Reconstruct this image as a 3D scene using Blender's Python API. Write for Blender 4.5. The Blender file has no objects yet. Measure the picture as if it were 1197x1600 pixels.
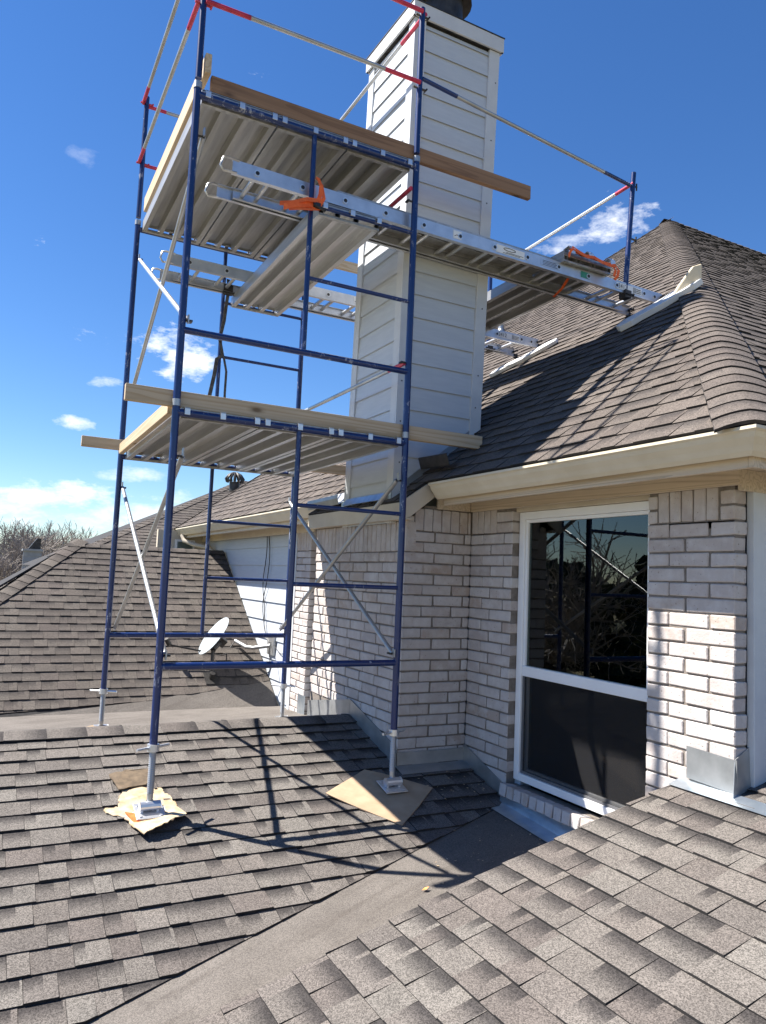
import bpy, bmesh, math, random
from mathutils import Vector, Matrix
random.seed(7)
SC = bpy.context.scene
COL = SC.collection
V = Vector

# ------------------------------------------------------------------ camera
CAM = V((-0.8856, -4.3662, 0.5426)); YAW, PITCH, ROLL, FPX = 0.4782, 0.0888, 0.0421, 1172.94
cy, sy = math.cos(YAW), math.sin(YAW)
FWD = V((sy*math.cos(PITCH), cy*math.cos(PITCH), math.sin(PITCH)))
R0 = V((cy, -sy, 0)); U0 = R0.cross(FWD)
RGT = R0*math.cos(ROLL) + U0*math.sin(ROLL); UPV = -R0*math.sin(ROLL) + U0*math.cos(ROLL)
cam = bpy.data.cameras.new('camera'); camo = bpy.data.objects.new('camera', cam); COL.objects.link(camo)
cam.sensor_fit = 'VERTICAL'; cam.sensor_height = 36; cam.lens = FPX/1600*36; cam.clip_start = .05; cam.clip_end = 3000
camo.matrix_world = Matrix(((RGT.x, UPV.x, -FWD.x, CAM.x), (RGT.y, UPV.y, -FWD.y, CAM.y), (RGT.z, UPV.z, -FWD.z, CAM.z), (0, 0, 0, 1)))
SC.camera = camo
def proj(p):
    d = V(p)-CAM; z = d.dot(FWD)
    if z < .1: return None
    return (598.5+FPX*d.dot(RGT)/z, 800-FPX*d.dot(UPV)/z)

# ------------------------------------------------------------------ world, sun, exposure
SUN = V((-0.61, 0.407, 1.0)).normalized()
W = bpy.data.worlds.new('World'); SC.world = W; W.use_nodes = True
nt = W.node_tree; nt.nodes.clear()
def wn(t, **k):
    n = nt.nodes.new(t)
    for a, b in k.items(): setattr(n, a, b)
    return n
SKY_STR = 0.063
sky = wn('ShaderNodeTexSky'); sky.sky_type = 'NISHITA'; sky.sun_disc = False
sky.sun_elevation = math.asin(SUN.z); sky.sun_rotation = math.atan2(SUN.x, SUN.y)
sky.altitude = 200; sky.air_density = 1.0; sky.dust_density = 0.0; sky.ozone_density = 5.0
bg = wn('ShaderNodeBackground'); bg.inputs[1].default_value = SKY_STR
out = wn('ShaderNodeOutputWorld')
tc = wn('ShaderNodeTexCoord')
mp = wn('ShaderNodeMapping'); mp.inputs['Scale'].default_value = (1, 1, 2.2)
nt.links.new(tc.outputs['Generated'], mp.inputs['Vector'])
nz = wn('ShaderNodeTexNoise'); nz.inputs['Scale'].default_value = 13; nz.inputs['Detail'].default_value = 10; nz.inputs['Roughness'].default_value = .66
nt.links.new(mp.outputs[0], nz.inputs['Vector'])
# small fair-weather clouds: centre direction, half width across / up (as sine of angle), density
CLOUDS = [((.178, .948, .271), .075, .030, 1.0), ((.105, .955, .268), .05, .02, .7), ((.058, .885, .462), .022, .012, .16), ((.074, .982, .173), .028, .010, .75),
          ((.623, .649, .438), .060, .035, .85), ((.588, .688, .415), .045, .02, .55), ((.113, .968, .225), .03, .010, .6), ((.02, .985, .165), .014, .007, .5),
          ((.075, .995, .085), .10, .022, .8), ((-.02, .99, .06), .10, .018, .6), ((.17, .985, .07), .12, .028, .6), ((.15, .98, .118), .05, .012, .5),
          ((-.5, .84, .2), .14, .05, .9), ((-.85, .4, .3), .15, .05, .8), ((.9, .1, .35), .16, .06, .8), ((.4, -.85, .3), .16, .05, .8), ((-.6, -.7, .4), .15, .05, .8)]
tot = None
def math_(op, a, b=None, clamp=False):
    n = wn('ShaderNodeMath', operation=op, use_clamp=clamp)
    for i, v in enumerate((a, b)):
        if v is None: continue
        if isinstance(v, (int, float)): n.inputs[i].default_value = v
        else: nt.links.new(v, n.inputs[i])
    return n.outputs[0]
for d, w, h, den in CLOUDS:
    d = V(d).normalized(); s = V((d.y, -d.x, 0)).normalized(); u = s.cross(d)
    def dot(vec):
        n = wn('ShaderNodeVectorMath', operation='DOT_PRODUCT'); nt.links.new(tc.outputs['Generated'], n.inputs[0]); n.inputs[1].default_value = vec
        return n.outputs['Value']
    a = math_('POWER', math_('ABSOLUTE', math_('MULTIPLY', dot(s), 1/w)), 2.0)
    b = math_('POWER', math_('ABSOLUTE', math_('MULTIPLY', math_('SUBTRACT', dot(u), 0.0), 1/h)), 2.0)
    m = math_('SUBTRACT', 1.0, math_('ADD', a, b))
    m = math_('MAXIMUM', m, -1.0)
    m = math_('MINIMUM', m, math_('MULTIPLY', math_('SUBTRACT', dot(d), .3), 8))
    m = math_('MULTIPLY_ADD', m, .5); 
    mm = m.node; mm.inputs[2].default_value = .0
    m = math_('ADD', m, math_('MULTIPLY', math_('SUBTRACT', nz.outputs[0], .55), 3.3))
    m = math_('MULTIPLY', math_('MULTIPLY', m, 1.7, True), den)
    tot = m if tot is None else math_('MAXIMUM', tot, m)
mixc = wn('ShaderNodeMixRGB'); nt.links.new(tot, mixc.inputs[0]); 
gam = wn('ShaderNodeHueSaturation'); gam.inputs['Hue'].default_value = .507; gam.inputs['Saturation'].default_value = 1.2
nt.links.new(sky.outputs[0], gam.inputs['Color']); nt.links.new(gam.outputs[0], mixc.inputs[1]); mixc.inputs[2].default_value = (8.0, 8.2, 8.6, 1)
nt.links.new(mixc.outputs[0], bg.inputs[0]); nt.links.new(bg.outputs[0], out.inputs[0])
sun = bpy.data.lights.new('sun', 'SUN'); sun.energy = 5.0; sun.angle = math.radians(.53); sun.color = (1, .95, .88)
suno = bpy.data.objects.new('sun', sun); COL.objects.link(suno); suno.location = SUN*30
suno.rotation_euler = SUN.to_track_quat('Z', 'Y').to_euler()
SC.view_settings.view_transform = 'Standard'; SC.view_settings.look = 'None'; SC.view_settings.exposure = 1.45; SC.view_settings.gamma = 1

# ------------------------------------------------------------------ materials
class N:
    def __init__(s, name):
        s.m = bpy.data.materials.new(name); s.m.use_nodes = True; s.t = s.m.node_tree; s.p = s.t.nodes['Principled BSDF']; s.out = s.t.nodes['Material Output']
    def n(s, t, ins=None, **k):
        x = s.t.nodes.new(t)
        for a, b in k.items(): setattr(x, a, b)
        for a, b in (ins or {}).items(): s.set(x.inputs[a], b)
        return x
    def set(s, i, v):
        if hasattr(v, 'is_output'): s.t.links.new(v, i)
        elif isinstance(v, tuple) and len(v) == 3 and i.type == 'RGBA': i.default_value = (*v, 1)
        else: i.default_value = v
    def mix(s, f, a, b): return s.n('ShaderNodeMixRGB', {0: f, 1: a, 2: b}).outputs[0]
    def math(s, op, a, b=0.0, clamp=False, c=0.0): return s.n('ShaderNodeMath', {0: a, 1: b, 2: c}, operation=op, use_clamp=clamp).outputs[0]
    def ramp(s, f, stops):
        r = s.n('ShaderNodeValToRGB', {0: f}); e = r.color_ramp.elements
        while len(e) < len(stops): e.new(.5)
        for x, (p, c) in zip(e, stops): x.position = p; x.color = (*c, 1) if isinstance(c, tuple) else (c, c, c, 1)
        return r.outputs[0]
    def obj(s): return s.n('ShaderNodeTexCoord').outputs['Object']
    def coord(s, scale=(1, 1, 1), off=0):
        oi = s.n('ShaderNodeObjectInfo').outputs['Random']
        c = s.n('ShaderNodeCombineXYZ', {0: s.math('MULTIPLY', oi, 37.), 1: s.math('MULTIPLY', oi, 11.), 2: s.math('MULTIPLY', oi, 53.)}).outputs[0]
        a = s.n('ShaderNodeVectorMath', {0: s.obj(), 1: c}, operation='ADD').outputs[0]
        return s.n('ShaderNodeVectorMath', {0: a, 1: scale}, operation='MULTIPLY').outputs[0]
    def noise(s, vec, sc, det=4, rough=.55): return s.n('ShaderNodeTexNoise', {'Vector': vec, 'Scale': sc, 'Detail': det, 'Roughness': rough}).outputs[0]
    def bump(s, h, st=.3, d=.01): s.set(s.p.inputs['Normal'], s.n('ShaderNodeBump', {'Strength': st, 'Distance': d, 'Height': h}).outputs[0])
    def fin(s, col, rough=.6, metal=0.):
        s.set(s.p.inputs['Base Color'], col); s.set(s.p.inputs['Roughness'], rough); s.set(s.p.inputs['Metallic'], metal); return s.m
MT = {}
def simple(name, c1, c2, rough=.6, metal=0., sc=6, bs=0., bsc=60, stretch=(1, 1, 1), det=5):
    m = N(name); c = m.coord(stretch); f = m.ramp(m.noise(c, sc, det), [(.35, 0.), (.68, 1.)])
    if bs: m.bump(m.noise(c, bsc, 4), bs, .004)
    MT[name] = m.fin(m.mix(f, c1, c2), rough, metal); return MT[name]
# asphalt shingles: a granule mix per piece, the printed dark band below the next course, coarse granules
def shingle_mat(name, tones, band=.55):
    m = N(name); oi = m.n('ShaderNodeObjectInfo').outputs['Random']; isl = m.n('ShaderNodeNewGeometry').outputs['Random Per Island']
    r = m.math('FRACT', m.math('ADD', m.math('MULTIPLY', oi, 5.31), m.math('MULTIPLY', isl, 7.77)))
    r2 = m.math('FRACT', m.math('MULTIPLY', r, 13.7)); r3 = m.math('FRACT', m.math('MULTIPLY', r, 41.3))
    base = m.ramp(r, [(i/(len(tones)-1), t) for i, t in enumerate(tones)])
    m.t.nodes[-1]
    g = m.coord()
    n1 = m.n('ShaderNodeTexVoronoi', {'Vector': g, 'Scale': 260.}).outputs['Color']
    gv = m.n('ShaderNodeSeparateColor', {0: n1}).outputs[0]
    blot = m.noise(g, 9, 4)
    uv = m.n('ShaderNodeUVMap').outputs[0]; su = m.n('ShaderNodeSeparateXYZ', {0: uv})
    u, v = su.outputs[0], su.outputs[1]
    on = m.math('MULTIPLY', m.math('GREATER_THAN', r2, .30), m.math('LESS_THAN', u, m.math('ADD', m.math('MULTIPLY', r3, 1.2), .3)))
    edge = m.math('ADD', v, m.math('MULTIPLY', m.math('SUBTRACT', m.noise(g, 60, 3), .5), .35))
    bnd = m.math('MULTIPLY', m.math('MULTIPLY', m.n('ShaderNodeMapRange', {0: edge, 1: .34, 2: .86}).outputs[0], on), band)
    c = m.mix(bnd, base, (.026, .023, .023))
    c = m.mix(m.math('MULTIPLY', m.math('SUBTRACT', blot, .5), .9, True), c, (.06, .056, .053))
    gr = m.n('ShaderNodeMapRange', {0: gv, 1: 0., 2: 1., 3: .48, 4: 1.55}).outputs[0]
    c = m.n('ShaderNodeVectorMath', {0: c, 1: gr}, operation='SCALE'); m.set(c.inputs['Scale'], gr)
    lf = m.n('ShaderNodeMapRange', {0: m.noise(g, 1.1, 3), 1: .3, 2: .7, 3: .86, 4: 1.12}).outputs[0]
    c2 = m.n('ShaderNodeVectorMath', {0: c.outputs[0]}, operation='SCALE'); m.set(c2.inputs['Scale'], lf)
    m.bump(gv, .35, .0016)
    m.p.inputs['Specular IOR Level'].default_value = .25
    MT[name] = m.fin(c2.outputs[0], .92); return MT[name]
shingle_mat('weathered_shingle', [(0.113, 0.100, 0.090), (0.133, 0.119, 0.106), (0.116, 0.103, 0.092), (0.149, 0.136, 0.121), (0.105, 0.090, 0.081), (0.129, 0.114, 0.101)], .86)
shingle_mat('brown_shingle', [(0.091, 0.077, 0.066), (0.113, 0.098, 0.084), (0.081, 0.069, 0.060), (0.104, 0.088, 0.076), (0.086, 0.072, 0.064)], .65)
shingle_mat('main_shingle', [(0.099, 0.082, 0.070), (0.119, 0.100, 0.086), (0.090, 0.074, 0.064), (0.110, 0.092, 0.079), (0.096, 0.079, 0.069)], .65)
simple('shingle_edge', (.012, .011, .011), (.03, .027, .026), .9, sc=20)
def strip_mat():
    m = N('valley_sheet'); g = m.obj(); gv = m.n('ShaderNodeSeparateColor', {0: m.n('ShaderNodeTexVoronoi', {'Vector': g, 'Scale': 300.}).outputs['Color']}).outputs[0]
    c = m.mix(m.ramp(m.noise(g, 3.2, 6), [(.35, 0.), (.7, 1.)]), (.104, .091, .079), (.138, .122, .107))
    c = m.mix(m.ramp(m.noise(g, 14, 5), [(.6, 0.), (.75, .5)]), c, (.066, .056, .048))
    c = m.mix(m.ramp(m.noise(m.n('ShaderNodeVectorMath', {0: m.n('ShaderNodeVectorRotate', {'Vector': g, 'Angle': -.36}, rotation_type='Z_AXIS').outputs[0], 1: (.8, 11., 1.)}, operation='MULTIPLY').outputs[0], 1.2, 5), [(.52, 0.), (.70, .55)]), c, (.070, .058, .048))
    gr = m.n('ShaderNodeMapRange', {0: gv, 1: 0., 2: 1., 3: .6, 4: 1.4}).outputs[0]
    s = m.n('ShaderNodeVectorMath', {0: c}, operation='SCALE'); m.set(s.inputs['Scale'], gr)
    m.bump(gv, .25, .0015); MT['valley_sheet'] = m.fin(s.outputs[0], .9)
strip_mat()
def brick_mat():
    m = N('brick_face'); oi = m.n('ShaderNodeObjectInfo').outputs['Random']; g = m.coord()
    base = m.ramp(oi, [(0, (0.373, 0.326, 0.305)), (.22, (0.467, 0.420, 0.397)), (.45, (0.415, 0.358, 0.333)), (.66, (0.497, 0.456, 0.439)), (.8, (0.436, 0.389, 0.364)), (.93, (0.384, 0.306, 0.257)), (1, (0.518, 0.488, 0.471))])
    wash = m.ramp(m.noise(g, 11, 6, .6), [(.42, 0.), (.66, 1.)]); c = m.mix(m.math('MULTIPLY', wash, .55), base, (.58, .56, .545))
    pits = m.ramp(m.noise(g, 75, 3), [(.27, 1.), (.35, 0.)]); c = m.mix(m.math('MULTIPLY', pits, .75), c, (.16, .12, .09))
    st = m.ramp(m.noise(m.coord((1, 1, .35)), 26, 4), [(.5, 0.), (.72, .45)]); c = m.mix(st, c, (.40, .36, .34))
    m.bump(m.math('ADD', m.noise(g, 60, 5), m.math('MULTIPLY', pits, -1.)), .5, .004)
    MT['brick_face'] = m.fin(c, .88)
brick_mat()
simple('mortar', (.15, .128, .108), (.22, .19, .165), .95, sc=30, bs=.6, bsc=140)
simple('white_siding', (.455, .485, .525), (.50, .53, .565), .5, sc=5, bs=.12, bsc=25, stretch=(1, 1, 8))
simple('white_trim', (.50, .515, .535), (.55, .565, .58), .5, sc=8, bs=.1, bsc=40)
simple('cream_gutter', (.56, .495, .37), (.64, .58, .455), .42, sc=4)
simple('beige_board', (.50, .43, .33), (.56, .49, .39), .6, sc=6)
def grain(name, c1, c2, c3, rough=.65, axis=0, knots=True, ring=9, bs=.25):
    m = N(name); s = [16, 16, 16]; s[axis] = .55; g = m.coord(tuple(s)); f = m.noise(g, 1.4, 6, .6)
    lines = m.math('FRACT', m.math('MULTIPLY', m.noise(g, .55, 2), float(ring)))
    c = m.mix(m.ramp(lines, [(.1, 1.), (.5, 0.), (.9, .2)]), c1, c2); c = m.mix(m.ramp(f, [(.45, 0.), (.75, .6)]), c, c3)
    if knots:
        k = [5., 5., 5.]; k[axis] = 2.2
        vd = m.n('ShaderNodeTexVoronoi', {'Vector': m.coord(tuple(k)), 'Scale': 1.}).outputs[0]
        c = m.mix(m.ramp(vd, [(.05, .9), (.10, .25), (.16, 0.)]), c, (c3[0]*.35, c3[1]*.28, c3[2]*.2))
    m.bump(f, bs, .003); MT[name] = m.fin(c, rough)
grain('pine_board', (.53, .42, .285), (.43, .31, .18), (.36, .26, .15))
grain('pine_board_y', (.53, .42, .285), (.43, .31, .18), (.36, .26, .15), axis=1)
grain('old_board', (.29, .165, .085), (.20, .105, .05), (.13, .068, .034))
grain('painted_wood', (.56, .47, .355), (.40, .33, .245), (.46, .38, .285), axis=1, knots=False, ring=14, bs=.7)
def blue_mat():
    m = N('blue_paint'); g = m.coord(); chips = m.ramp(m.noise(g, 22, 7, .72), [(.665, 0.), (.68, 1.)])
    scr = m.ramp(m.noise(m.coord((6, 6, .5)), 9, 6, .7), [(.66, 0.), (.69, .8)])
    zone = m.ramp(m.noise(g, 2.6, 3), [(.50, 0.), (.66, 1.)]); heavy = m.math('MULTIPLY', m.ramp(m.noise(m.coord((1, 1, .45)), 30, 7, .75), [(.56, 0.), (.60, 1.)]), zone); f = m.math('MAXIMUM', m.math('MAXIMUM', chips, scr), m.math('MULTIPLY', heavy, .8)); c = m.mix(m.noise(g, 4, 3), (.003, .016, .085), (.005, .027, .135)); c = m.mix(f, c, (.42, .44, .50))
    m.bump(m.noise(g, 60, 3), .1, .002); MT['blue_paint'] = m.fin(c, m.math('ADD', m.math('MULTIPLY', f, .3), .33))
    m.p.inputs['Coat Weight'].default_value = .2
blue_mat()
simple('red_paint', (.36, .012, .045), (.55, .04, .08), .42, sc=14)
def rail_mat():
    m = N('worn_galvanized'); g = m.coord(); c = m.mix(m.ramp(m.noise(g, 5, 5, .55), [(.35, 0.), (.7, 1.)]), (.36, .365, .365), (.48, .49, .49))
    c = m.mix(m.ramp(m.noise(g, 40, 4), [(.66, 0.), (.74, .5)]), c, (.16, .14, .12)); MT['worn_galvanized'] = m.fin(c, .45, .75)
rail_mat()
simple('bright_zinc', (.62, .63, .64), (.72, .73, .74), .38, .8, sc=8)
simple('aluminium', (.45, .455, .455), (.59, .595, .595), .36, .75, sc=3, stretch=(9, .5, 9), bs=.08)
simple('aluminium_dirty', (.32, .32, .315), (.45, .45, .445), .45, .6, sc=3, stretch=(9, .6, 9), bs=.1)
simple('ladder_metal', (.50, .52, .55), (.66, .67, .69), .38, .75, sc=9)
simple('flashing_metal', (.33, .34, .34), (.46, .47, .47), .42, .7, sc=7)
simple('new_flashing', (.42, .50, .58), (.62, .68, .72), .30, .85, sc=9, bs=.2, bsc=14)
simple('dark_metal', (.035, .033, .032), (.08, .075, .07), .5, .6, sc=12)
simple('black_plastic', (.008, .008, .008), (.02, .02, .02), .5, sc=12)
simple('orange_web', (.78, .10, .012), (.92, .17, .03), .7, sc=30, bs=.2, bsc=300)
simple('dark_web', (.035, .033, .035), (.10, .10, .105), .75, sc=30)
simple('cardboard', (.36, .25, .155), (.45, .325, .21), .85, sc=9, bs=.3, bsc=30)
simple('pale_cardboard', (.40, .28, .16), (.56, .46, .32), .85, sc=18, bs=.5, bsc=30)
simple('wet_cardboard', (.085, .06, .036), (.17, .12, .072), .8, sc=22, bs=.3, bsc=30)
simple('white_foam', (.60, .60, .59), (.68, .68, .67), .75, sc=5)
simple('tan_foam', (.62, .52, .36), (.70, .61, .45), .8, sc=7)
simple('dish_white', (.36, .40, .42), (.41, .45, .47), .4, sc=5)
simple('vinyl_white', (.78, .78, .78), (.82, .82, .82), .35, sc=5)
simple('label_white', (.74, .74, .72), (.80, .80, .78), .5, sc=20)
simple('label_green', (.03, .22, .17), (.05, .27, .22), .5, sc=20)
simple('print_black', (.012, .012, .012), (.02, .02, .02), .6, sc=20)
simple('bark', (.075, .058, .046), (.15, .122, .10), .95, sc=14, bs=.5, bsc=40)
simple('twig', (.19, .165, .145), (.28, .25, .225), .95, sc=14)
simple('evergreen_leaf', (.018, .030, .012), (.04, .055, .022), .8, sc=3)
simple('leaf_orange', (.62, .25, .06), (.75, .36, .10), .7, sc=40)
simple('room_dark', (.012, .012, .012), (.018, .018, .017), .9, sc=3)  # near black puts the shade of unlit depths into the colour
simple('blind_slat', (.42, .44, .42), (.48, .50, .48), .6, sc=5)
simple('dry_grass', (.16, .13, .06), (.22, .19, .10), .95, sc=.4)
simple('window_screen_frame', (.10, .10, .105), (.14, .14, .145), .5, sc=8)
simple('grey_siding', (.24, .255, .28), (.30, .315, .34), .6, sc=5)
simple('far_shingle', (.15, .138, .128), (.21, .195, .18), .95, sc=3)
def glass_mat():
    m = N('window_glass'); m.t.nodes.remove(m.p)
    gl = m.n('ShaderNodeBsdfGlossy', {'Color': (.92, .97, .96), 'Roughness': .004}); tr = m.n('ShaderNodeBsdfTransparent', {'Color': (.50, .56, .55)})
    fr = m.math('MINIMUM', m.math('MULTIPLY_ADD', m.n('ShaderNodeFresnel', {'IOR': 1.5}).outputs[0], 1.3, False, .01), 1.)
    mx = m.n('ShaderNodeMixShader', {0: fr, 1: tr.outputs[0], 2: gl.outputs[0]}); m.t.links.new(mx.outputs[0], m.out.inputs[0]); MT['window_glass'] = m.m
    m = N('insect_screen'); m.t.nodes.remove(m.p)
    df = m.n('ShaderNodeBsdfDiffuse', {'Color': (.028, .028, .030)}); tr = m.n('ShaderNodeBsdfTransparent', {'Color': (1., 1., 1.)})
    mx = m.n('ShaderNodeMixShader', {0: .45, 1: tr.outputs[0], 2: df.outputs[0]}); m.t.links.new(mx.outputs[0], m.out.inputs[0]); MT['insect_screen'] = m.m
glass_mat()

# ------------------------------------------------------------------ mesh helpers
def frame_of(d):
    d = V(d).normalized(); a = V((0, 0, 1)) if abs(d.z) < .9 else V((1, 0, 0)); s = d.cross(a).normalized(); return d, s, s.cross(d)
class MB:
    def __init__(s): s.v = []; s.f = []; s.m = []; s.uv = {}
    def face(s, idx, m=0, uv=None):
        s.f.append(idx); s.m.append(m)
        if uv: s.uv[len(s.f)-1] = uv
    def box(s, a, b, m=0):
        a, b = V(a), V(b); c = [min(a[i], b[i]) for i in range(3)]; d = [max(a[i], b[i]) for i in range(3)]
        return s.obox(V(c), V((d[0]-c[0], 0, 0)), V((0, d[1]-c[1], 0)), V((0, 0, d[2]-c[2])), m)
    def obox(s, o, x, y, z, m=0):
        o, x, y, z = V(o), V(x), V(y), V(z); i = len(s.v)
        s.v += [o, o+x, o+x+y, o+y, o+z, o+x+z, o+x+y+z, o+y+z]
        F = [(0, 3, 2, 1), (4, 5, 6, 7), (0, 1, 5, 4), (1, 2, 6, 5), (2, 3, 7, 6), (3, 0, 4, 7)]
        if x.cross(y).dot(z) < 0: F = [f[::-1] for f in F]
        for f in F: s.face(tuple(i+k for k in f), m)
        return s
    def tube(s, p, q, r, n=10, r2=None, m=0, caps=True):
        p, q = V(p), V(q); r2 = r if r2 is None else r2; d, a, b = frame_of(q-p); i = len(s.v)
        for c, rr in ((p, r), (q, r2)):
            for k in range(n):
                t = 2*math.pi*k/n; s.v.append(c+a*rr*math.cos(t)+b*rr*math.sin(t))
        for k in range(n):
            l = (k+1) % n; s.face((i+k, i+n+k, i+n+l, i+l)[::-1], m)
        if caps: s.face(tuple(i+k for k in range(n)), m); s.face(tuple(i+n+k for k in range(n))[::-1], m)
        return s
    def path(s, pts, r, n=8, m=0):
        pts = [V(p) for p in pts]; i = len(s.v); d0, a, b = frame_of(pts[1]-pts[0])
        for j, p in enumerate(pts):
            t = (pts[min(j+1, len(pts)-1)]-pts[max(j-1, 0)]).normalized(); a = (a-t*a.dot(t)).normalized(); b = t.cross(a)
            for k in range(n): s.v.append(p+(a*math.cos(2*math.pi*k/n)+b*math.sin(2*math.pi*k/n))*r)
        for j in range(len(pts)-1):
            for k in range(n):
                l = (k+1) % n; s.face((i+j*n+k, i+j*n+l, i+(j+1)*n+l, i+(j+1)*n+k), m)
        s.face(tuple(i+k for k in range(n))[::-1], m); s.face(tuple(i+(len(pts)-1)*n+k for k in range(n)), m); return s
    def prism(s, pts, th, m=0, ms=None):          # polygon pts (top, counter-clockwise seen from th side) extruded down by -th
        pts = [V(p) for p in pts]; th = V(th); i = len(s.v); n = len(pts); ms = m if ms is None else ms
        s.v += pts + [p-th for p in pts]
        s.face(tuple(range(i, i+n)), m); s.face(tuple(range(i+2*n-1, i+n-1, -1)), ms)
        for k in range(n): s.face((i+k, i+n+k, i+n+(k+1) % n, i+(k+1) % n), ms)
        return s
    def sweep(s, prof, a, b, m=0, closed=False):   # profile points (offset vectors) from a to b
        a, b = V(a), V(b); i = len(s.v); n = len(prof); s.v += [a+V(p) for p in prof]+[b+V(p) for p in prof]
        for k in range(n if closed else n-1): l = (k+1) % n; s.face((i+k, i+l, i+n+l, i+n+k), m)
        if closed: s.face(tuple(i+k for k in range(n))[::-1], m); s.face(tuple(i+n+k for k in range(n)), m)
        return s
    def ribbon(s, pts, side, m=0):
        i = len(s.v)
        for p in pts: s.v += [V(p)-V(side)/2, V(p)+V(side)/2]
        for k in range(len(pts)-1): s.face((i+2*k, i+2*k+1, i+2*k+3, i+2*k+2), m)
        return s
    def mesh(s, name, mats, off=(0, 0, 0), smooth=None):
        me = bpy.data.meshes.new(name); off = V(off); me.from_pydata([v-off for v in s.v], [], s.f)
        for x in (mats if isinstance(mats, (list, tuple)) else [mats]): me.materials.append(MT[x])
        me.polygons.foreach_set('material_index', s.m)
        if s.uv:
            ul = me.uv_layers.new(name='UVMap')
            for fi, uv in s.uv.items():
                p = me.polygons[fi]
                for k, li in enumerate(p.loop_indices): ul.data[li].uv = uv[k]
        if smooth is not None:
            me.shade_smooth(); me.set_sharp_from_angle(angle=math.radians(smooth))
        me.update(); return me
ORG = {}
def thing(name, label, cat, loc, group=None):
    o = bpy.data.objects.new(name, None); o.empty_display_size = .2; COL.objects.link(o); o.location = loc; ORG[o.name] = V(loc)
    o['label'] = label; o['category'] = cat
    if group: o['group'] = group
    return o
def root_off(par):
    while par.parent: par = par.parent
    return ORG[par.name]
def part(name, mb, mats, par, smooth=None, bevel=0, solid=0, label=None):
    o = bpy.data.objects.new(name, mb.mesh(name, mats, root_off(par), smooth)); COL.objects.link(o); o.parent = par; mod(o, bevel, solid)
    if label: o['label'] = label
    return o
def mod(o, bevel, solid):
    if solid: m = o.modifiers.new('s', 'SOLIDIFY'); m.thickness = solid; m.offset = 0
    if bevel: m = o.modifiers.new('b', 'BEVEL'); m.width = bevel; m.segments = 2; m.limit_method = 'ANGLE'
def solo(name, mb, mats, label, cat, group=None, smooth=None, bevel=0, solid=0, kind=None, loc=None):
    loc = V(loc) if loc is not None else sum((V(v) for v in mb.v), V())/len(mb.v)
    o = bpy.data.objects.new(name, mb.mesh(name, mats, loc, smooth)); COL.objects.link(o); o.location = loc; ORG[o.name] = loc; mod(o, bevel, solid)
    if kind: o['kind'] = kind
    else: o['label'] = label; o['category'] = cat
    if group: o['group'] = group
    return o
def inst(name, me, par, mat):
    o = bpy.data.objects.new(name, me); COL.objects.link(o); o.parent = par; o.matrix_local = Matrix.Translation(-root_off(par)) @ mat; return o
def copy_tree(o, par=None):
    c = o.copy(); COL.objects.link(c); c.parent = par
    if o.name in ORG: ORG[c.name] = ORG[o.name]
    for ch in list(o.children): copy_tree(ch, c)
    return c
def empty_part(name, par):
    o = bpy.data.objects.new(name, None); COL.objects.link(o); o.parent = par; return o

# ------------------------------------------------------------------ ground and house shell
g = MB(); g.face((0, 1, 2, 3)); g.v = [V((-900, -900, -3.6)), V((900, -900, -3.6)), V((900, 900, -3.6)), V((-900, 900, -3.6))]
solo('ground', g, 'dry_grass', None, None, kind='structure', loc=(0, 0, -3.6))
HOUSE = thing('brick_house', 'cream brick house with grey brown shingle roofs and white sided chimney behind the blue scaffold', 'house', (3, 2, -3.6))

class Plane:                                     # z = a x + b y + c ; rows run horizontally, V points up the slope
    def __init__(s, a, b, p): s.a, s.b = a, b; s.c = p[2]-a*p[0]-b*p[1]; s.n = V((-a, -b, 1)).normalized(); g = V((a, b, 0)).normalized(); s.Vv = V((g.x, g.y, math.hypot(a, b))).normalized(); s.U = s.Vv.cross(s.n); s.O = V((p[0], p[1], p[2]))
    def z(s, x, y): return s.a*x+s.b*y+s.c
    def P(s, x, y, d=0): return V((x, y, s.z(x, y)))+s.n*d
    def uv(s, x, y): d = s.P(x, y)-s.O; return (d.dot(s.U), d.dot(s.Vv))
    def at(s, u, v, h=0): return s.O+s.U*u+s.Vv*v+s.n*h
NP = Plane(0, .27, (0, 0, -.815))                # near slope under the scaffold
RP = Plane(.30, 0, (2.26, -1.8, -.392))          # slope the photographer stands on
LP = Plane(0, .682, (2.26, 4.287, -1.0))         # brown slope behind
QP = Plane(.80, 0, (1.8, 0, 1.225))              # main roof, hip end above the window
APEX = V((8.422, 3.968, QP.z(8.422, 0)))
Q2 = Plane(0, (APEX.z-1.225)/(APEX.y+2.41), (1.8, -2.41, 1.225))
MP = Plane(0, .5, (0.45, 10, .80))
TP = Plane(.075, .069, (2.157, -.303, -.897))    # flat valley sheet

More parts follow.
